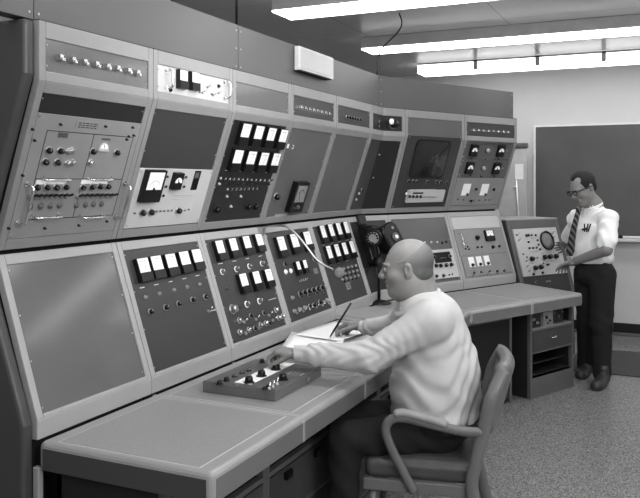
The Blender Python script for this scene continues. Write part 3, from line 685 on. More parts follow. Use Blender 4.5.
for i in range(15):
    f = i / 14; q = pa.lerp(pb_, f); q += RV * (.04 * math.sin(f * PI * 2) + .015 * math.sin(f * 9)) * (1 if 0 < i < 14 else 0); pts.append(q)
tag(put('hanging_cable', MB().tube(pts, .005, 6).mesh('cable', 'black'), ID), 'wavy black cable hanging from the ceiling to the bulkhead corner', 'cable')

# ------------------------------------------------------------------ oscilloscope rack at desk end
hs = math.radians(57)        # heading from the camera axis
aL = toW((1.767, 6.775, 0)); U = (RV * math.sin(hs) + FV * math.cos(hs)).normalized(); Nn = U.cross(Vector((0, 0, 1))).normalized(); Wd = .69
sr = thing('oscilloscope_rack', 'free-standing sloping instrument rack with round scope screen beside the standing man', 'instrument rack', aL + U * Wd / 2 - Nn * .3, math.atan2(U.y, U.x))
def rp(u, t, z): return aL + U * u + Nn * t + Vector((0, 0, z))
zb0, zt0, tt0 = .60, 1.28, -.175
sl = Plane(rp(0, .042, zb0), U, Vector((0, 0, zt0 - zb0)) + Nn * (tt0 - .042), 0); SLn = (Vector((0, 0, zt0 - zb0)) + Nn * (tt0 - .042)).length
mb = MB(); prof = [(.03, .04), (.012, zb0), (tt0 - .03, zt0), (-.62, zt0), (-.62, .04)]; vs = [rp(u, t, z) for u in (.003, Wd - .003) for (t, z) in prof]; n = 5
mb.add(vs, [tuple(range(n - 1, -1, -1)), tuple(range(n, 2 * n))] + [((i + 1) % n, n + (i + 1) % n, n + i, i) for i in range(n)]); put('rack_case', mb.mesh('case', 'side'), ID, sr, .004)
mb = MB(); mb.add([rp(u, t, z) for u in (.01, Wd - .01) for (t, z) in ((.0, 0), (-.6, 0), (-.6, .04), (.0, .04))], [(0, 1, 2, 3), (7, 6, 5, 4)] + [(i, 4 + i, 4 + (i + 1) % 4, (i + 1) % 4) for i in range(4)]); put('plinth', mb.mesh('plinth', 'ink'), ID, sr)
fr = MB(); fr.box(0, .05, 0, SLn, -.03, 0); fr.box(Wd - .05, Wd, 0, SLn, -.03, 0); fr.box(.05, Wd - .05, SLn - .075, SLn, -.03, 0); fr.box(.05, Wd - .05, 0, .03, -.03, 0)
put('rack_frame', fr.mesh('frame', 'rail'), sl.M, sr, .006, 3)
mb = MB(); vs_t = [rp(u, t, zt0) for u, t in ((0, tt0), (Wd, tt0), (Wd, -.62), (0, -.62))]; mb.hexa([(v.x, v.y) for v in vs_t], zt0 - .0, zt0 + .012); put('top_cover', mb.mesh('cover', 'frame'), ID, sr, .004)
v1 = sl.px(535, 228)[1]; v0 = sl.px(545, 275)[1]
mb = MB(); mb.box(.055, Wd - .055, v0, v1, -.012, .004); fp = put('scope_face', mb.mesh('face', 'light'), sl.M, sr, .003)
mb = MB(); mb.box(.055, Wd - .055, .03, v0 - .006, -.012, .002); lp = put('lower_face', mb.mesh('lower', 'dark'), sl.M, sr, .003)
Q = Pn(lp, sl, .002); Q.label(549, 281, .07, .014, 'plate', 1); Q.knobs([(552, 285.5)], .009); Q.togs([(536, 282)], 1)
P = Pn(fp, sl, .004)
u, v = sl.px(547.2, 240.5, .01)
mb = MB(); R1 = .088; mb.rev([(R1, 0), (R1 * 1.02, .014), (R1 * .9, .016), (R1 * .86, .004)], seg=36, mi=0); mb.rev([(R1 * .86, 0), (R1 * .86, .006), (R1 * .5, .009), (.002, .010)], seg=36, mi=1)
for i in range(-3, 4):
    q = math.sqrt(max(0, (.8 * R1) ** 2 - (i * .02) ** 2)); mb.box(i * .02 - .0003, i * .02 + .0003, -q, q, .0102, .0104, 0); mb.box(-q, q, i * .02 - .0003, i * .02 + .0003, .0102, .0104, 0)
P.put('round_screen', mb.mesh('round_screen', ['black', 'plate']), u, v, lab='round gridded scope screen in black ring')
P.knobs([(526.8, 235.3), (528.5, 235)], .012); P.knobs([(532, 235), (536, 235), (530, 248), (533.5, 247.8), (537, 247.5)], .009); P.knobs([(529, 241.8), (538, 240), (539, 244.5), (540.5, 249)], .009); P.knobs([(532, 258.8), (544.8, 257.2), (550, 256.7), (556, 256.3)], .021)
P.knobs([(535.5, 267.8), (541, 267)], .021); P.knobs([(534, 274), (543, 272.5), (548, 264.5)], .011); P.togs([(518, 235), (519.5, 240), (527, 261), (528, 266), (530, 271), (553, 233), (554, 237)], 1.3); P.lamps([(517, 234.5), (538, 257.5), (524, 254), (544, 263), (550, 264), (527.5, 257)], .006, 'rail')
for q in ((535, 251.5, .11), (534, 238, .06), (546, 252.8, .12), (532, 263, .05), (551, 261, .1)): 
    mb = MB(); mb.box(-q[2] / 2, q[2] / 2, -.001, .001, 0, .0006); P.px('scale_line', mb.mesh('line', 'ink'), q[0], q[1])

# ------------------------------------------------------------------ things on the desk
kb = thing('control_box', 'low grey metal control box with black knobs under the seated man\'s left hand', 'control box', (-1.62, 2.94, .752))
put('box_case', MB().box(-1.795, -1.45, 2.72, 3.16, .752, .797).mesh('case', 'mid'), ID, kb, .003)
kp = put('face_plate', MB().box(-1.79, -1.455, 2.725, 3.155, .797, .799).mesh('fp', 'gray'), ID, kb)
put('white_strip', MB().box(-1.66, -1.58, 2.75, 3.15, .799, .8).mesh('ws', 'face'), ID, kp)
kpl = Plane((0, 0, .799), (1, 0, 0), (0, 1, 0), 1)
Q = Pn(kp, kpl, 0)
def kbk(pts, r, col='black', h=.0):
    for (x, y) in pts: Q.px('knob', knob_mesh(r, col, 'ink'), x, y + 1)
kbk([(249, 379.3), (261.5, 373), (276, 366.5), (283, 376.5)], .017)
kbk([(219.5, 381), (226.5, 377.5), (262, 359.5)], .011)
kbk([(234.5, 373.5), (242, 370), (249, 367.5)], .009, 'rail'); kbk([(264.5, 386), (268, 384)], .008)
Q.togs([(269, 387), (273, 384.5), (277, 382)], 1.2); Q.px('name_plate', label_mesh(.05, .07, 'plate', 3), 296, 371.5, rot=PI / 2)
mb = MB(); mb.box(-.012, .012, -.009, .009, 0, .006, 0); put('latch', mb.mesh('latch', 'chrome'), Plane((-1.45, 3.01, .775), (0, 1, 0), (0, 0, 1), 1).M, kb)
# ledger, papers, notebook
led = thing('ledger_book', 'thick closed ledger under the loose white papers by the seated man', 'book', (-1.70, 3.83, .752), math.radians(-8))
put('page_block', MB().box(-.14, .14, -.22, .22, .004, .040).mesh('pages', 'paper'), WM[led.name], led); put('cover', MB().box(-.145, .145, -.225, .225, 0, .004).box(-.145, .145, -.225, .225, .040, .045).box(-.148, -.142, -.225, .225, 0, .045).mesh('cover', 'bookc'), WM[led.name], led, .001)
def sheet(c, rz, w, h, z, label, curl=.012):
    mb = MB(); nx, ny = 8, 10; vs = []
    for j in range(ny + 1):
        for i in range(nx + 1):
            x = (i / nx - .5) * w; y = (j / ny - .5) * h; vs.append((x, y, curl * ((i / nx - .5) * 2) ** 4 * (j / ny) + curl * .6 * (max(0, .25 - j / ny) / .25) ** 2))
    mb.add(vs, [(j * (nx + 1) + i, j * (nx + 1) + i + 1, (j + 1) * (nx + 1) + i + 1, (j + 1) * (nx + 1) + i) for j in range(ny) for i in range(nx)], 0, True)
    o = put('paper_sheet', mb.mesh('sheet', 'paper'), T(c[0], c[1], z) @ Matrix.Rotation(rz, 4, 'Z')); so = o.modifiers.new('s', 'SOLIDIFY'); so.thickness = .0006
    return tag(o, label, 'paper')
sheet((-1.70, 3.62), .32, .30, .43, .799, 'white paper sheet sticking out to the left of the writing hand')
sheet((-1.70, 3.90), -.18, .31, .44, .802, 'uppermost white paper sheet under the writing hand')
nb = thing('notebook_stack', 'flat pale notebook lying on the worktop behind the papers', 'notebook', toW((.33, 5.02, .752)), math.radians(-12))
put('notebook_pages', MB().box(-.15, .15, -.2, .2, .003, .024).mesh('np', 'light'), WM[nb.name], nb); put('notebook_cover', MB().box(-.153, .153, -.203, .203, .024, .027).box(-.153, .153, -.203, .203, 0, .003).mesh('nc', 'frame'), WM[nb.name], nb)

# telephone set and stand in the corner
ph = thing('telephone', 'black dial telephone mounted on the corner panel left of the seated man\'s head', 'telephone', toW(cc(372, 260, 5.72)))
ppl = Plane(toW(cc(371, 246, 5.74)), (D1 + D2), PL[1]['low'].V, 1)
mb = MB(); mb.hexa(rrect(.20, .30, .03, 5), -.05, .05); put('phone_body', mb.mesh('pb', 'black'), ppl.at(-.0, .0), ph, .012, 3)
mb = MB(); mb.rev([(.055, 0), (.055, .012), (.045, .016), (.02, .016)], seg=24); dq = toW(cc(373, 238, 5.50)); DM = Matrix.Translation(dq) @ ((CAM - dq).normalized() + Vector((.0, -1.2, -.1))).to_track_quat('Z', 'Y').to_matrix().to_4x4()
dl = put('dial', mb.mesh('dial', 'plate'), DM @ Matrix.Scale(.8, 4), ph)
put('bracket', MB().box(-.05, .05, -.03, .05, -.05, .0).mesh('br', 'vdark'), ppl.at(-.03, .19, .02), ph, .008)
put('dial_block', MB().rev([(.062, -.06), (.062, -.004), (.056, .0)], seg=24).mesh('db', 'black'), DM, ph)
mb = MB(); [mb.cyl(.036 * math.cos(i * PI / 6), .036 * math.sin(i * PI / 6), .008, .012, .018, 10) for i in range(10)]; put('finger_hole', mb.mesh('fh', 'ink'), DM, dl)
def handset_mesh(L=.22):
    mb = MB(); pts = [(0, L * (f - .5), .045 + .012 * math.sin(PI * f)) for f in [i / 8 for i in range(9)]]; mb.tube(pts, [.02, .018, .016, .016, .017, .016, .016, .018, .02], 10)
    for s_ in (-1, 1): mb.rev([(.034, .0), (.036, .012), (.03, .035), (.018, .06)], 0, s_ * L / 2, 18)
    return mb.mesh('handset', 'black')
put('handset', handset_mesh(.24), ppl.at(-.07, -.01, .045), ph)
ph2 = thing('handset_intercom', 'black round-ended intercom handset directly above the seated man\'s forehead', 'intercom', toW(cc(389, 235, 5.55)))
pp2 = Plane(toW(cc(388.5, 238, 5.62)), D2, PL[2]['low'].V, 1)
mb = MB(); mb.hexa(rrect(.17, .21, .055, 6), -.06, .06); put('intercom_body', mb.mesh('ib', 'black'), pp2.at(0, 0, 0, .35), ph2, .018, 3)
mb = MB(); mb.rev([(.034, 0), (.034, .01), (.02, .014)], seg=20); put('mouthpiece', mb.mesh('mp', 'rail'), pp2.at(.01, -.01, .06), ph2); put('centre_button', MB().rev([(.015, 0), (.012, .008)], seg=14).mesh('cb', 'face'), pp2.at(.01, -.01, .074), ph2)
put('call_key', MB().rev([(.012, 0), (.01, .008)], seg=14).mesh('ck', 'plate'), pp2.at(.0, .06, .06), ph2)
st = thing('microphone_stand', 'black stand with round base on the worktop behind the seated man\'s face', 'stand', toW(cc(380, 302, 5.6)))
b0 = toW(cc(379, 302, 5.57)); b0.z = .7525
mb = MB(); mb.rev([(.09, 0), (.09, .008), (.06, .02), (.015, .026), (.012, .03)], seg=28); put('stand_base', mb.mesh('sb', 'black'), Matrix.Translation(b0), st)
tp = toW(cc(379, 262, 5.57)); tp2 = toW(cc(383, 248, 5.60)); put('stand_post', MB().tube([b0 + Vector((0, 0, .02)), b0.lerp(tp, .5), tp, tp2], .011, 10).mesh('sp', 'black'), ID, st)
put('clamp_knob', MB().ball(tp, .03, sx=1, sy=1, sz=1.2).mesh('ck', 'vdark'), ID, st)
mb = MB(); c0 = toW(cc(374, 262, 5.5)); pts = []
for i in range(60):
    f = i / 59; q = toW(cc(366 + 6 * f, 268 + 26 * f, 5.6)); q += Vector((.014 * math.cos(i * 1.3), .014 * math.sin(i * 1.3), 0)); pts.append(q)
put('coiled_cord', MB().tube(pts, .0035, 6).mesh('cord', 'black'), ID, ph)
# gooseneck
gn = thing('gooseneck_microphone', 'bright bendy gooseneck arm with round grey head curving over the meter panels', 'microphone', toW(cc(262, 229, 4.36)))
gp = [cc(261, 229.5, 4.375), cc(266, 227.2, 4.36), cc(273, 226, 4.34), cc(280, 225.6, 4.32), cc(287, 227, 4.30), cc(295, 233, 4.28), cc(302.5, 241.5, 4.27), cc(309, 250, 4.26), cc(316, 259, 4.25), cc(324, 265, 4.24), cc(333, 269.5, 4.22)]
def catmull(P, n=8):
    o = []; Q = [P[0] * 2 - P[1]] + P + [P[-1] * 2 - P[-2]]
    for i in range(1, len(Q) - 2):
        for j in range(n):
            t = j / n; a, b, c, d = Q[i - 1], Q[i], Q[i + 1], Q[i + 2]
            o.append(.5 * ((2 * b) + (c - a) * t + (2 * a - 5 * b + 4 * c - d) * t * t + (3 * b - a - 3 * c + d) * t ** 3))
    o.append(P[-1]); return o
put('flexible_arm', MB().tube([toW(p) for p in catmull(gp)], .0065, 10).mesh('arm', 'nickel'), ID, gn)
q = toW(gp[0]); put('clamp', MB().box(q.x - .025, q.x + .02, q.y - .02, q.y + .02, q.z - .03, q.z + .015).mesh('clamp', 'nickel'), ID, gn, .004)
hq = toW(cc(339.5, 272.5, 4.20)); nn = (CAM - hq).normalized(); Mz = nn.to_track_quat('Z', 'Y').to_matrix().to_4x4()
put('microphone_head', MB().rev([(.016, -.03), (.026, -.012), (.028, 0), (.026, .004), (.01, .006)], seg=22).mesh('mh', 'plug'), Matrix.Translation(hq) @ Mz, gn)

# ------------------------------------------------------------------ signed distance body builder
def nrm(v): v = np.asarray(v, float); return v / np.linalg.norm(v)
class SDF:
    def __init__(s, lo, hi, h):
        s.lo = np.array(lo, float); s.h = h; s.n = np.ceil((np.array(hi) - s.lo) / h).astype(int) + 1
        s.F = np.full(s.n, 1., np.float32)
    def blk(s, lo, hi, m):
        a = np.clip(np.floor((np.array(lo) - m - s.lo) / s.h).astype(int), 0, s.n); b = np.clip(np.ceil((np.array(hi) + m - s.lo) / s.h).astype(int) + 1, 0, s.n)
        if (b <= a).any(): return None
        g = [s.lo[i] + s.h * np.arange(a[i], b[i]) for i in range(3)]
        X, Y, Z = np.meshgrid(*g, indexing='ij', sparse=True)
        return (slice(a[0], b[0]), slice(a[1], b[1]), slice(a[2], b[2])), X, Y, Z
    def comb(s, sl, d, k, op):
        f = s.F[sl]; d = d.astype(np.float32)
        if op == 'u':
            hh = np.clip(.5 + .5 * (f - d) / k, 0, 1); s.F[sl] = f * (1 - hh) + d * hh - k * hh * (1 - hh)
        elif op == 's':
            d = -d; hh = np.clip(.5 - .5 * (f - d) / k, 0, 1); s.F[sl] = f * (1 - hh) + d * hh + k * hh * (1 - hh)
        elif op == 'i': s.F[sl] = np.maximum(f, d)
    def cap(s, a, b, ra, rb=None, k=.02, op='u', sq=None, q=1.):
        rb = ra if rb is None else rb; a = np.array(a, float); b = np.array(b, float); r = max(ra, rb)
        z = s.blk(np.minimum(a, b) - r, np.maximum(a, b) + r, k + 2 * s.h)
        if z is None: return s
        sl, X, Y, Z = z; ba = b - a; L = ba @ ba + 1e-12
        px, py, pz = X - a[0], Y - a[1], Z - a[2]; t = np.clip((px * ba[0] + py * ba[1] + pz * ba[2]) / L, 0, 1)
        dx, dy, dz = px - t * ba[0], py - t * ba[1], pz - t * ba[2]
        if sq is not None:
            n = nrm(sq); e = (dx * n[0] + dy * n[1] + dz * n[2]) * (1 / q - 1); dx, dy, dz = dx + e * n[0], dy + e * n[1], dz + e * n[2]
        d = np.sqrt(dx * dx + dy * dy + dz * dz) - (ra + (rb - ra) * t)
        if sq is not None: d = d * q ** .5
        s.comb(sl, d, k, op); return s
    def ell(s, c, r, R=None, k=.02, op='u'):
        c = np.array(c, float); r = np.array(r, float); m = r.max(); z = s.blk(c - m, c + m, k + 2 * s.h)
        if z is None: return s
        sl, X, Y, Z = z; p = [X - c[0], Y - c[1], Z - c[2]]
        if R is not None: p = [p[0] * R[i][0] + p[1] * R[i][1] + p[2] * R[i][2] for i in range(3)]
        k0 = np.sqrt(sum((p[i] / r[i]) ** 2 for i in range(3))); k1 = np.sqrt(sum((p[i] / r[i] ** 2) ** 2 for i in range(3))) + 1e-9
        s.comb(sl, k0 * (k0 - 1) / k1, k, op); return s
    def cut(s, c, n):    # keep the side where (p-c).n < 0
        n = nrm(n); sl, X, Y, Z = s.blk(s.lo, s.lo + s.h * s.n, 0); s.comb(sl, (X - c[0]) * n[0] + (Y - c[1]) * n[1] + (Z - c[2]) * n[2], 0, 'i'); return s
    def folds(s, fn):
        sl, X, Y, Z = s.blk(s.lo, s.lo + s.h * s.n, 0); s.F[sl] += fn(X, Y, Z).astype(np.float32); return s
    def mesh(s, name, mats, off):
        F = s.F; n = s.n; N = F.shape; idx = np.arange(F.size).reshape(N); acc = np.zeros((F.size, 3)); cnt = np.zeros(F.size); quads = []
        for ax in range(3):
            a = [slice(None)] * 3; b = [slice(None)] * 3; a[ax] = slice(0, -1); b[ax] = slice(1, None)
            f0, f1 = F[tuple(a)], F[tuple(b)]; w = np.argwhere((f0 < 0) != (f1 < 0))
            o1, o2 = [i for i in range(3) if i != ax]; w = w[(w[:, o1] > 0) & (w[:, o2] > 0)]
            v0 = f0[tuple(w.T)].astype(float); v1 = f1[tuple(w.T)].astype(float); t = v0 / (v0 - v1); P = w.astype(float); P[:, ax] += t
            cells = []
            for da, db in ((0, 0), (1, 0), (1, 1), (0, 1)):
                c = w.copy(); c[:, o1] -= da; c[:, o2] -= db; ci = idx[tuple(c.T)]; cells.append(ci)
                for j in range(3): acc[:, j] += np.bincount(ci, P[:, j], F.size)
                cnt += np.bincount(ci, minlength=F.size)
            Q = np.stack(cells, 1); flip = (v0 < 0) ^ (ax == 1); Q[flip] = Q[flip][:, ::-1]; quads.append(Q)
        Q = np.concatenate(quads); used = np.nonzero(cnt)[0]; mp = np.full(F.size, -1); mp[used] = np.arange(len(used))
        V = acc[used] / cnt[used][:, None] * s.h + s.lo - np.array(off); Q = mp[Q]
        me = bpy.data.meshes.new(name); me.from_pydata(V.tolist(), [], Q[:, ::-1].tolist()); me.polygons.foreach_set('use_smooth', [True] * len(Q))
        for m in mats: me.materials.append(M[m])
        me.update(); bm = bmesh.new(); bm.from_mesh(me); bmesh.ops.recalc_face_normals(bm, faces=bm.faces); bm.to_mesh(me); bm.free(); s.F = None
        return me
def frame_(fwd, up=(0, 0, 1)):
    f = nrm(fwd); u = np.array(up, float); u = nrm(u - f * (u @ f)); l = np.cross(u, f); return f, l, u
def head(S, c, fwd, up, sc, fat=0.):
    f, l, u = frame_(fwd, up); R = np.array([f, l, u]); c = np.array(c)
    g = lambda x, y, z: c + (f * x + l * y + u * z) * sc
    def E(x, y, z, a, b, d, k=.02, op='u'): S.ell(g(x, y, z), np.array((a, b, d)) * sc, R, k, op)
    E(-.012, 0, .032, .098, .077, .088); E(.03, 0, .0, .07, .062, .075); E(.034, 0, -.045, .058, .054 + fat * .6, .066, .03); E(.066, 0, -.098, .024, .026, .02, .03)
    for s_ in (-1, 1):
        E(.052, s_ * .036, -.028, .034, .026 + fat * .5, .03, .02); E(.0, s_ * (.050 + fat * .5), -.06, .035, .02, .035, .03)
        E(.104, s_ * .033, .004, .018, .015, .011, .012, 's'); E(.083, s_ * .032, .003, .0125, .0135, .0115, .004)
        E(.109, s_ * .012, -.030, .010, .008, .008, .006)
        E(-.008, s_ * .081, -.003, .018, .009, .029, .006); E(-.004, s_ * .090, .001, .010, .007, .017, .005, 's'); E(-.004, s_ * .078, -.027, .009, .008, .010, .006)
        S.cap(g(.088, s_ * .012, .022), g(.080, s_ * .048, .020), .009 * sc, .006 * sc, k=.014)
    S.cap(g(.094, 0, .012), g(.120, 0, -.026), .008 * sc, .0125 * sc, k=.012)
    S.cap(g(.094, -.019, -.053), g(.094, .019, -.053), .0075 * sc, k=.008); S.cap(g(.099, 0, -.053), g(.099, 0, -.0535), .007 * sc, k=.008)
    S.cap(g(.092, -.017, -.069), g(.092, .017, -.069), .008 * sc, k=.008); S.cap(g(.104, -.023, -.061), g(.104, .023, -.061), .0025 * sc, k=.004, op='s')
    if fat:
        E(.03, 0, -.10, .055, .055, .035, .04); E(.0, 0, -.09, .06, .062, .05, .04)
    return g, (f, l, u)
def hand(S, w, fwd, palm, side, curl, sc=1., spread=.12, thumb=(.55, .75, .45), tcurl=.5):
    """w wrist, fwd along the hand, palm = palm normal, side=+1/-1 gives thumb side along cross(palm,fwd)"""
    f = nrm(fwd); p = np.array(palm, float); p = nrm(p - f * (p @ f)); t = np.cross(p, f) * side; w = np.array(w, float); k = .006
    S.cap(w, w + f * .075 * sc, .026 * sc, .030 * sc, k=.015, sq=p, q=.52)
    S.cap(w + f * .05 * sc + t * .018 * sc, w + f * .085 * sc + t * .026 * sc, .022 * sc, .014 * sc, k=.012, sq=p, q=.6)
    S.cap(w + f * .04 * sc - t * .018 * sc, w + f * .080 * sc - t * .028 * sc, .020 * sc, .013 * sc, k=.012, sq=p, q=.6)
    tips = []
    for i, (o, ln) in enumerate(((.030, .92), (.010, 1.), (-.010, .95), (-.029, .76))):
        b = w + (f * (.090 - .004 * abs(i - 1)) + t * o) * sc; d = nrm(f + t * spread * (1.5 - i) * .5); ang = 0; c_ = curl[i] if isinstance(curl, (list, tuple)) else curl
        for j, (L, r0, r1, a) in enumerate(((.043, .0098, .0090, c_ * .9), (.027, .0090, .0080, c_ * 1.15), (.021, .0080, .0068, c_ * .8))):
            ang += a; dd = d * math.cos(ang) + p * math.sin(ang); e = b + dd * L * ln * sc; S.cap(b, e, r0 * sc, r1 * sc, k=k if j else .008); b = e
        tips.append(b)
    b = w + (f * .028 + t * .022) * sc; d = nrm(f * thumb[0] + t * thumb[1] + p * thumb[2]); e = b + d * .042 * sc; S.cap(b, e, .015 * sc, .0115 * sc, k=.012)
    d2 = nrm(d * (1 - tcurl) + f * tcurl + p * tcurl * .5); e2 = e + d2 * .032 * sc; S.cap(e, e2, .0112 * sc, .0098 * sc, k=.005); e3 = e2 + nrm(d2 + f * .3 + p * .2 - t * .3) * .026 * sc; S.cap(e2, e3, .0098 * sc, .0078 * sc, k=.004)
    return tips, e3
def A(v): return np.array(v, float)

# ================================================================== seated operator
base = (.40, 3.44, 0.)
op_ = thing('person', 'seated balding man in a white long-sleeved shirt writing at the console', 'person', toW(base), YAW)
OM = WM[op_.name]
dO = 3.44
HC = A(cc(408.3, 267.5, dO)); fw = (-.965, .23, -.10)
shL = A(cc(432, 320, 3.26)); elL = A(cc(369, 357, 3.30)); wrL = A(cc(298, 354, 3.40)); hdL = A(cc(276, 352, 3.44))
shR = A((.45, 3.62, 1.06)); elR = A((.40, 3.95, .90)); wrR = A(cc(364, 328.5, 4.10)); hdR = A(cc(340, 325, 4.16))
wrR[2] = .855
S = SDF((-.30, 3.05, .35), (.80, 4.35, 1.42), .0042)
g, hf = head(S, HC, fw, (-.06, 0, 1), 1.06, .010)
S.cap(HC + A((.03, 0, -.05)), (.455, 3.44, 1.08), .068, .075, k=.04); S.cap(HC + A((.05, -.0, -.04)), (.475, 3.44, 1.08), .055, .06, k=.04)
S.ell((.49, 3.44, .95), (.12, .15, .17), k=.05); S.ell((.50, 3.44, .72), (.16, .16, .17), k=.06); S.ell((.50, 3.44, .56), (.12, .15, .10), k=.05)
S.cap(shL, shR, .06, k=.05)
S.cap(shL, elL, .045, .038, k=.03); S.cap(elL, wrL, .037, .027, k=.02, )
S.cap(shR, elR, .045, .038, k=.03); S.cap(elR, wrR, .037, .027, k=.02)
tL, thL = hand(S, wrL, hdL - wrL + A((-.02, .02, .008)), (.0, .1, -1), -1, [.75, .8, .85, .9], 1.08, thumb=(.65, .35, .55), tcurl=.6)
tR, thR = hand(S, wrR, hdR - wrR + A((-.02, .03, -.005)), (.1, -.55, -.8), -1, [.62, .72, .85, .95], 1.08, thumb=(.75, .45, .5), tcurl=.5)
bodyL = S
for s_ in (-.1, .1): S.cap((.48, 3.44 + s_, .52), (.42, 3.44 + s_, .50), .07, k=.04)
put('body', S.mesh('operator_body', ['skin'], base), OM, op_)
# hair
S = SDF(HC - .16, HC + .16, .0032); f, l, u = hf; R = np.array([f, l, u])
S.ell(g(-.012, 0, .032), A((.0995, .0785, .0888)) * 1.06, R, .01); S.ell(g(-.04, 0, -.03), A((.062, .068, .05)) * 1.06, R, .02)
S.cut(g(.038, 0, 0), f * 1. - u * .15); S.ell(g(.060, 0, .118), A((.140, .13, .100)) * 1.06, R, .003, 's'); S.cut(g(-.03, 0, -.062), -u)
for s_ in (-1, 1): S.ell(g(.012, s_ * .085, -.02), A((.03, .03, .048)) * 1.06, R, .006, 's')
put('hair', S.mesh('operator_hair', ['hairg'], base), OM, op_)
for s_ in (-1, 1):
    mb = MB(); c = g(.0885, s_ * .032, .002) - A(base); mb.ball(c, .0112, 0); mb.ball(c + A(hf[0]) * .0075, .0055, 1); put('eye', mb.mesh('eye', ['eyew', 'ink']), OM, op_)
    mb = MB(); mb.tube([Vector(g(.099, s_ * .016, .023) - A(base)), Vector(g(.098, s_ * .032, .028) - A(base)), Vector(g(.086, s_ * .050, .023) - A(base))], [.003, .0042, .002], 6); put('eyebrow', mb.mesh('brow', 'hairg'), OM, op_)
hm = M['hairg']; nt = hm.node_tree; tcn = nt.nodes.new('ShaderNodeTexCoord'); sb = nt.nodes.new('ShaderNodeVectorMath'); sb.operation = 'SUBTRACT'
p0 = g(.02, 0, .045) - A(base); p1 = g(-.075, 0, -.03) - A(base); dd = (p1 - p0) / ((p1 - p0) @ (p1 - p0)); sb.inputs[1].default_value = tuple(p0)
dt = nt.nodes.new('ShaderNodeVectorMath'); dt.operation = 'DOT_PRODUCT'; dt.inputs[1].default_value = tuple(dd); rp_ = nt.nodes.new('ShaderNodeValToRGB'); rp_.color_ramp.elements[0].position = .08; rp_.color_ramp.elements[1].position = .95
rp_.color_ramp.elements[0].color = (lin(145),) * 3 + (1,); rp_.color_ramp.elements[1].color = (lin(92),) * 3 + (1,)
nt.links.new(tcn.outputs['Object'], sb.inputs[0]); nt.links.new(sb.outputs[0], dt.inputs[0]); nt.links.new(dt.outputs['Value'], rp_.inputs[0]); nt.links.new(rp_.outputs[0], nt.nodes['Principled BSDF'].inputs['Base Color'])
# shirt
S = SDF((-.12, 3.05, .48), (.86, 4.3, 1.22), .0052)
lean = None
S.ell((.513, 3.44, .70), (.205, .20, .16), k=.05); S.ell((.520, 3.44, .82), (.190, .20, .15), k=.06); S.ell((.500, 3.44, .95), (.162, .20, .13), k=.06); S.ell((.49, 3.44, 1.035), (.125, .17, .085), k=.05)
S.cap(shL + A((.0, .02, .0)), shR + A((0, -.02, 0)), .075, k=.06)
S.ell((.50, 3.44, 1.05), (.11, .155, .085), k=.05); S.cap((.47, 3.44, 1.06), (.432, 3.44, 1.098), .098, .088, k=.03)
S.cap(shL, elL, .080, .066, k=.04); S.cap(elL, elL + (wrL - elL) * .75, .066, .052, k=.03); S.cap(elL + (wrL - elL) * .72, wrL + (wrL - elL) * .02, .043, .038, k=.012)
S.cap(shR, elR, .078, .058, k=.04); S.cap(elR, elR + (wrR - elR) * .75, .056, .045, k=.03); S.cap(elR + (wrR - elR) * .72, wrR, .041, .037, k=.012)
S.ell((.515, 3.44, .605), (.190, .205, .075), k=.04)
def fo(X, Y, Z):
    m = np.clip((1.1 - Z) * 3, 0, 1)
    a = np.sin((X * .6 + Z * 1.0 + .25 * np.sin(X * 9 + Y * 5)) * 58 + 3 * np.sin(Y * 11)) * .0030
    b = np.sin((X * 1.2 - Z * .7 + .12 * np.sin(Z * 17)) * 34 + Y * 19) * .0032
    arm = np.clip((.36 - X) * 8, 0, 1)                         # sleeve rings
    r = np.sin((X + .35 * (Z - .86) + .1 * (Y - 3.3) * np.sin(X * 30)) * 80 + 3.2 * np.sin(Z * 52 + Y * 14) + 2 * np.sin(X * 23)) * .0026
    return (a + b) * m * (1 - arm * .6) + r * arm
S.folds(fo)
# collar opening
S.cap((.43, 3.44, 1.10), (.375, 3.44, 1.21), .07, .085, k=.008, op='s'); S.cut((0, 0, .555), (0, 0, -1))
put('shirt', S.mesh('operator_shirt', ['shirt'], base), OM, op_)
# collar band
mb = MB(); pts = []
cN = A((.428, 3.44, 1.105)); ax = nrm((-.5, 0, .87)); e1 = nrm(np.cross(ax, (0, 1, 0))); e2 = np.cross(ax, e1)
S = SDF((.28, 3.28, 1.0), (.62, 3.6, 1.25), .004)
for i in range(24):
    a0, a1 = 2 * PI * i / 24, 2 * PI * (i + 1) / 24; P0 = cN + (e1 * math.cos(a0) * .094 + e2 * math.sin(a0) * .084); P1_ = cN + (e1 * math.cos(a1) * .094 + e2 * math.sin(a1) * .084)
    S.cap(P0, P1_, .011, k=.004, sq=e1 * math.cos(a0) + e2 * math.sin(a0), q=.5); S.cap(P0 - ax * .018 + (P0 - cN) * .12, P1_ - ax * .018 + (P1_ - cN) * .12, .013, k=.006)
put('shirt_collar', S.mesh('collar', ['shirt'], base), OM, op_)
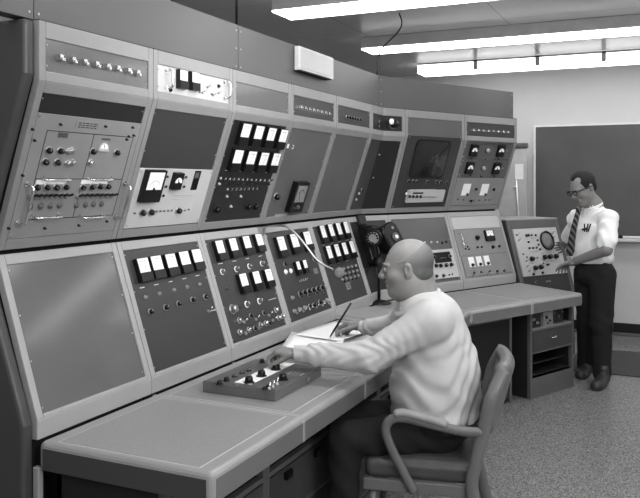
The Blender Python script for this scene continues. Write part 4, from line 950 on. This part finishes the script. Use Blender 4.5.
# trousers
hipL, hipR = A((.50, 3.34, .545)), A((.50, 3.54, .545)); knL = A((.105, 3.30, .53)); knR = A((.10, 3.58, .53)); anL = A((.10, 3.29, .10)); anR = A((.12, 3.60, .10))
S = SDF((-.10, 3.1, .03), (.76, 3.8, .72), .0065)
S.ell((.505, 3.44, .56), (.175, .20, .11), k=.04); S.cap(hipL, knL, .095, .072, k=.04); S.cap(hipR, knR, .095, .072, k=.04); S.cap(knL, anL, .070, .056, k=.03); S.cap(knR, anR, .070, .056, k=.03)
S.folds(lambda X, Y, Z: np.sin((X * .8 + Z * .8) * 60 + 3 * np.sin(Y * 20)) * .003 + np.sin((X - Z * .5) * 38 + Y * 15) * .003)
put('trousers', S.mesh('operator_trousers', ['trouser'], base), OM, op_)
mb = MB(); n = 40; pts = [(.512 - base[0] + .195 * math.cos(2 * PI * i / n), .212 * math.sin(2 * PI * i / n), .578) for i in range(n + 1)]; mb.tube(pts, .020, 4, up=(0, 0, 1), flat=.35); put('belt', mb.mesh('belt', 'belt'), OM, op_)
def shoe(an, toe, base_, OM_, root, hh=.10):
    a = A(an); t = A(toe); lo = np.minimum(a, t) - .09; hi = np.maximum(a, t) + .09; lo[2] = 0; S = SDF(lo, hi, .005)
    S.cap((a[0], a[1], .055), (t[0], t[1], .032), .048, .040, k=.02, sq=(0, 0, 1), q=.85); S.cap((a[0], a[1], .06), (a[0], a[1], .12), .045, .042, k=.02); S.cap((a[0], a[1], .035), (t[0], t[1], .025), .042, .045, k=.02)
    d = nrm((a - t) * A((1, 1, 0))); S.cap(A((a[0], a[1], .045)) + d * .03, A((a[0], a[1], .03)) + d * .03, .038, k=.01)
    S.cut((0, 0, .003), (0, 0, -1)); put('shoe', S.mesh('shoe', ['leather'], base_), OM_, root)
shoe(anL, anL + A((-.17, -.02, 0)), base, OM, op_); shoe(anR, anR + A((-.17, .02, 0)), base, OM, op_)
# pen
tip = A(cc(329.5, 334, 4.06)); tip[2] = .8085; top = A(cc(351, 303, 4.02))
tag(put('pen', MB().tube([Vector(tip), Vector(tip + (top - tip) * .08), Vector(tip + (top - tip) * .2), Vector(top)], [.001, .004, .0058, .0052], 10).mesh('pen', 'black'), Matrix.Rotation(YAW, 4, 'Z')), 'black pen held upright in the seated man\'s right hand', 'pen')

# ================================================================== armchair
cb = (.468, 3.44, 0.)
ch = thing('office_armchair', 'grey metal-framed office armchair with padded vinyl seat under the seated man', 'chair', toW(cb), YAW - math.radians(13))
CM = WM[ch.name]
S = SDF((-.27, -.27, .34), (.27, .27, .52), .005)
def sbox(S, c, r, rd, k=.01):   # rounded box
    c = A(c); r = A(r) - rd; z = S.blk(c - r - rd, c + r + rd, k + 2 * S.h); sl, X, Y, Z = z
    q = [np.abs(X - c[0]) - r[0], np.abs(Y - c[1]) - r[1], np.abs(Z - c[2]) - r[2]]
    d = np.sqrt(sum(np.maximum(a, 0) ** 2 for a in q)) + np.minimum(np.maximum(np.maximum(q[0] + 0 * q[1] + 0 * q[2], q[1]), q[2]), 0) - rd
    S.comb(sl, d, k, 'u')
sbox(S, (.0, 0, .425), (.235, .245, .045), .035); S.ell((0, 0, .455), (.20, .21, .03), k=.03)
put('seat', S.mesh('seat', ['vinyl'], (0, 0, 0)), CM, ch)
mb = MB()
for s_ in (-1, 1): mb.box(-.235, .235, s_ * .245 - .012, s_ * .245 + .012, .335, .385)
mb.box(-.237, -.212, -.25, .25, .335, .385); mb.box(.212, .237, -.25, .25, .335, .385)
put('seat_frame', mb.mesh('sf', 'cframe'), CM, ch, .006, 3)
for s_ in (-1, 1):
    y = s_ * .268
    # rear upright and back leg, one bent flat bar  (x: + is backwards here = to the camera's right)
    pts = [Vector(p) for p in ((.30, y, .0), (.245, y, .22), (.215, y, .38), (.232, y, .50), (.262, y, .62), (.288, y, .74), (.322, y * .9, .82), (.345, y * .84, .862))]
    put('back_post', MB().tube(catmull(pts, 6), .027, 12, flat=.55, up=(1, 0, 0)).mesh('post', 'cframe'), CM, ch)
    pts = [Vector(p) for p in ((.255, y, .615), (.17, y * 1.04, .618), (.06, y * 1.07, .638), (-.06, y * 1.07, .658), (-.115, y * 1.07, .645), (-.135, y * 1.06, .60), (-.115, y * 1.03, .53), (-.065, y, .43), (-.02, y * .98, .345))]
    put('armrest', MB().tube(catmull(pts, 8), .020, 12, flat=.8).mesh('arm', 'cframe'), CM, ch)
    pts = [Vector(p) for p in ((.12, y * 1.055, .640), (.04, y * 1.07, .660), (-.05, y * 1.07, .677), (-.10, y * 1.07, .672))]
    put('arm_pad', MB().tube(catmull(pts, 6), [.013] * 1 + [.018] * 17 + [.013], 12, flat=1.25).mesh('pad', 'cpad'), CM, ch)
    put('leg', MB().tube([(-.19, s_ * .22, .36), (-.235, s_ * .235, 0.0)], [.021, .014], 12).mesh('leg', 'cframe'), CM, ch)
S = SDF((.18, -.29, .50), (.44, .29, .95), .006)
for i in range(10):
    f0, f1 = i / 10 * 2 - 1, (i + 1) / 10 * 2 - 1
    c0 = lambda f: .02 * (1 - f * f)
    S.cap((.285 + c0(f0), f0 * .20, .62), (.285 + c0(f1), f1 * .20, .62), .020, k=.01); S.cap((.335 + c0(f0), f0 * .17, .852), (.335 + c0(f1), f1 * .17, .852), .026, k=.01)
    for j in range(16):
        z = .62 + .225 * j / 15; x = .285 + .06 * (j / 15) ** 1.2; S.cap((x + c0(f0), f0 * (.20 - .035 * j / 15), z), (x + c0(f1), f1 * (.20 - .035 * j / 15), z), .017, k=.02)
put('backrest', S.mesh('backrest', ['cframe'], (0, 0, 0)), CM, ch)

# ================================================================== standing man
b2_ = A(cc(595, 380, 6.4)); base2 = (b2_[0], 6.4, 0.)
sm_ = thing('person', 'standing dark-haired man in glasses, short-sleeved white shirt and striped tie at the scope rack', 'person', toW(base2), YAW)
SM = WM[sm_.name]
HC2 = A(cc(583.0, 187.5, 6.38)); fw2 = (-.84, -.36, -.46)
sL, eL, wL = A(cc(608.5, 219, 6.25)), A(cc(606.5, 250, 6.12)), A(cc(571.5, 262.5, 6.42)); hL = A(cc(557, 268, 6.58))
sR, eR, wR = A(cc(577, 219, 6.60)), A(cc(567.5, 240, 6.78)), A(cc(565.5, 244, 6.98))
hpL, hpR = A(cc(603, 276, 6.36)), A(cc(587, 276, 6.54)); kL, kR = A(cc(601.5, 325, 6.28)), A(cc(588, 325, 6.50)); aL_, aR_ = A(cc(602, 373, 6.26)), A(cc(586, 365, 6.55)); aL_[2] = aR_[2] = .09
S = SDF((1.75, 5.9, .05), (2.75, 7.3, 1.78), .0062)
S2_ = S
g2, hf2 = head(S, HC2, fw2, (-.38, -.1, 1), 1.09)
nb2 = A(cc(593.5, 205.5, 6.41))
S.cap(HC2 + A((.03, .0, -.04)), nb2, .053, .058, k=.03); S.cap(nb2, A(cc(594, 240, 6.44)), .07, .11, k=.06); S.cap(A(cc(594, 240, 6.44)), A(cc(595, 275, 6.46)), .12, .12, k=.05)
S.cap(sL, eL, .045, .040, k=.03); S.cap(eL, wL, .047, .030, k=.02); S.cap(sR, eR, .045, .040, k=.03); S.cap(eR, wR, .042, .026, k=.02); S.cap(sL, sR, .05, k=.04)
S.cap(hpL, kL, .08, .055, k=.04); S.cap(hpR, kR, .08, .055, k=.04); S.cap(kL, aL_, .05, .035, k=.03); S.cap(kR, aR_, .05, .035, k=.03)
hand(S, wL, hL - wL, (-.3, .2, -.9), -1, [.35, .45, .5, .55], 1.02, thumb=(.8, .45, .3), tcurl=.4)
hand(S, wR, (-.1, .95, -.2), (-.9, .1, -.2), 1, .3, .95)
put('body', S.mesh('man_body', ['skind'], base2), SM, sm_)
f, l, u = hf2; R = np.array([f, l, u])
S = SDF(HC2 - .15, HC2 + .15, .004)
S.ell(g2(-.014, 0, .036), A((.104, .083, .094)) * 1.09, R, .01); S.ell(g2(-.05, 0, -.02), A((.06, .07, .06)), R, .02)
S.cut(g2(-.02, 0, -.075), -u); S.ell(g2(.085, 0, .0), A((.070, .10, .10)), R, .006, 's'); S.ell(g2(.068, .040, .085), A((.045, .028, .035)), R, .01, 's'); S.ell(g2(.068, -.040, .085), A((.045, .028, .035)), R, .01, 's')
for s_ in (-1, 1): S.ell(g2(.005, s_ * .088, -.03), A((.035, .03, .048)), R, .006, 's')
put('hair', S.mesh('man_hair', ['hairb'], base2), SM, sm_)
B2 = A(base2)
mb = MB()      # glasses
for s_ in (-1, 1):
    c = g2(.112, s_ * .033, .004) - B2; n = 16; pts = [Vector(c + l * math.cos(2 * PI * i / n) * .024 + u * (math.sin(2 * PI * i / n) * .018)) for i in range(n + 1)]; mb.tube(pts, .0032, 6)
    mb.tube([Vector(g2(.110, s_ * .055, .012) - B2), Vector(g2(.0, s_ * .084, .008) - B2), Vector(g2(-.02, s_ * .086, -.006) - B2)], .0038, 6)
    mb.tube([Vector(g2(.115, s_ * .012, .021) - B2), Vector(g2(.111, s_ * .055, .021) - B2)], .006, 6)
mb.tube([Vector(g2(.116, -.012, .010) - B2), Vector(g2(.116, .012, .010) - B2)], .003, 6); put('glasses', mb.mesh('glasses', 'black'), SM, sm_)
for s_ in (-1, 1):
    mb = MB(); c = g2(.089, s_ * .032, .002) - B2; mb.ball(c, .0105, 0); mb.ball(c + A(f) * .007, .005, 1); put('eye', mb.mesh('eye', ['eyew', 'ink']), SM, sm_)
# shirt
S = SDF((1.85, 6.0, .85), (2.72, 7.05, 1.5), .0062)
ch2 = A(cc(591, 231, 6.44)); S.ell(ch2, (.160, .155, .15), k=.05); S.ell(A(cc(592, 247, 6.45)), (.168, .145, .13), k=.05); S.ell(A(cc(592.5, 258, 6.45)), (.172, .145, .09), k=.05)
S.cap(sL, sR, .066, k=.05); S.cap(nb2 + A((0, 0, -.02)), nb2 + A((0, 0, -.08)), .064, .09, k=.04)
for q_ in (sL, sR): S.cap(nb2 + A((0, 0, -.05)), q_ + A((0, 0, .005)), .058, .058, k=.04)
S.cap(sL, sL + (eL - sL) * .74, .072, .080, k=.02); S.cap(sR, sR + (eR - sR) * .85, .065, .062, k=.035)
S.folds(lambda X, Y, Z: np.sin((X * 1.1 + Z * .9 + .2 * np.sin(Y * 12)) * 50) * .004 + np.sin((X * .9 - Z * .7) * 36 + Y * 20) * .004)
S.cut(A((0, 0, .955)), (0, 0, -1)); S.cap(nb2 + A((-.01, -.01, -.005)), nb2 + A((-.06, -.02, .1)), .052, .06, k=.006, op='s')
dS = eL - sL; 
put('shirt', S.mesh('man_shirt', ['shirtb'], base2), SM, sm_)
S = SDF(nb2 - .14, nb2 + .14, .004); ax = nrm((-.45, -.15, 1)); e1 = nrm(np.cross(ax, (0, 1, 0))); e2 = np.cross(ax, e1); cN = nb2 + A((-.014, -.006, .018))
for i in range(20):
    a0, a1 = 2 * PI * i / 20, 2 * PI * (i + 1) / 20; P0 = cN + (e1 * math.cos(a0) + e2 * math.sin(a0)) * .062; P1_ = cN + (e1 * math.cos(a1) + e2 * math.sin(a1)) * .062
    S.cap(P0, P1_, .012, k=.004); S.cap(P0 - ax * .02 + (P0 - cN) * .15, P1_ - ax * .02 + (P1_ - cN) * .15, .012, k=.006)
put('shirt_collar', S.mesh('collar', ['shirtb'], base2), SM, sm_)
# tie, follows the chest front
tp_ = [cc(578.5, 208.5, 6.27), cc(576, 216, 6.25), cc(573, 228, 6.255), cc(570.8, 240, 6.265), cc(569.3, 251, 6.28), cc(568.6, 256, 6.29)]
mb = MB(); vs = []; wd = [.014, .014, .018, .023, .029, .020]; tdir = Vector((.62, -.78, 0)); outn = Vector((-.78, -.62, 0))
for p_, w_ in zip(tp_, wd):
    for s_ in (-1, 1): vs.append(p_ - Vector(B2) + tdir * w_ * s_ + outn * .004)
for p_, w_ in zip(tp_, wd):
    for s_ in (-1, 1): vs.append(p_ - Vector(B2) + tdir * w_ * s_ - outn * .03)
n = 6; fs = [(2 * i, 2 * i + 1, 2 * i + 3, 2 * i + 2) for i in range(n - 1)] + [(12 + 2 * i, 14 + 2 * i, 15 + 2 * i, 13 + 2 * i) for i in range(n - 1)] + [(2 * i, 2 * i + 2, 14 + 2 * i, 12 + 2 * i) for i in range(n - 1)] + [(2 * i + 1, 13 + 2 * i, 15 + 2 * i, 2 * i + 3) for i in range(n - 1)]
mb.add(vs, fs); mb.ball(tp_[0] - Vector(B2) + outn * .005, .02); put('necktie', mb.mesh('tie', 'tie'), SM, sm_)['label'] = 'dark striped necktie'
# pens in the pocket
pk = A(cc(586, 228, 6.285)) - B2; mb = MB(); mb.box(-.03, .03, -.004, .004, -.02, .025)
mb2 = MB(); o_ = Vector(pk)
for dx in (-.012, .004, .016): mb2.tube([o_ + Vector((dx, .0, -.03)), o_ + Vector((dx * 1.8 + .008, -.004, .035))], .0055, 6)
mb2.tube([o_ + Vector((-.032, -.0, -.014)), o_ + Vector((.012, -.004, -.002))], .009, 6); put('pocket_pens', mb2.mesh('pens', 'ink'), SM, sm_)
# watch
wc = Vector(wL + (eL - wL) * .08 - B2); axv = Vector(eL - wL).normalized(); Mz = axv.to_track_quat('Z', 'Y').to_matrix().to_4x4()
mb = MB(); mb.rev([(.036, -.014), (.040, 0), (.036, .014)], seg=20); 
put('wristwatch', mb.mesh('watch', 'chrome'), SM @ Matrix.Translation(wc) @ Mz, sm_)
# trousers
S = SDF((2.0, 5.9, .03), (2.75, 7.0, 1.06), .0068)
wst = A(cc(594, 266, 6.45)); S.ell(A(cc(594.5, 272, 6.45)), (.165, .145, .13), k=.04); S.cap(hpL, kL, .108, .088, k=.03); S.cap(hpR, kR, .108, .088, k=.03); S.cap(kL, aL_ + A((0, 0, -.02)), .086, .070, k=.03); S.cap(kR, aR_ + A((0, 0, -.02)), .086, .070, k=.03)
S.cut((0, 0, .975), (0, 0, 1)); S.cut((0, 0, .035), (0, 0, -1)); S.folds(lambda X, Y, Z: np.sin((X * .8 + Z * .5) * 50 + 3 * np.sin(Z * 13)) * .003)
put('trousers', S.mesh('man_trousers', ['trouser'], base2), SM, sm_)
shoe(aL_ + A((-.005, -.05, 0)), A((cc(597.5, 388, 6.02)[0], 6.04, 0)), base2, SM, sm_); shoe(aR_ + A((-.01, -.03, 0)), aR_ + A((-.10, -.16, 0)), base2, SM, sm_)

# ------------------------------------------------------------------ lights
def area(name, loc, target, size, energy, sy=None):
    l_ = bpy.data.lights.new(name, 'AREA'); l_.energy = energy; l_.size = size
    if sy: l_.shape = 'RECTANGLE'; l_.size_y = sy
    o = bpy.data.objects.new(name, l_); C.objects.link(o); o.location = loc; d = Vector(target) - Vector(loc); o.rotation_euler = d.to_track_quat('-Z', 'Y').to_euler(); return o
area('ceiling_fill', (-.6, 2.6, 2.2), (-1.2, 3.6, 2.89), 1.2, 22)  # unseen fill lamp, added to brighten the ceiling
area('flood_light', (1.9, .3, 2.6), (-1.4, 4.2, 1.1), .9, 72)
area('flash_light', (-.1, -1.2, 2.5), (-1.3, 4., 1.2), .8, 22)
wd_ = bpy.data.worlds.new('world'); bpy.context.scene.world = wd_; wd_.use_nodes = True; wd_.node_tree.nodes['Background'].inputs[0].default_value = (.5, .5, .5, 1); wd_.node_tree.nodes['Background'].inputs[1].default_value = .3
sc = bpy.context.scene; sc.view_settings.view_transform = 'Standard'; sc.view_settings.look = 'None'; sc.view_settings.exposure = .04; sc.view_settings.gamma = .87
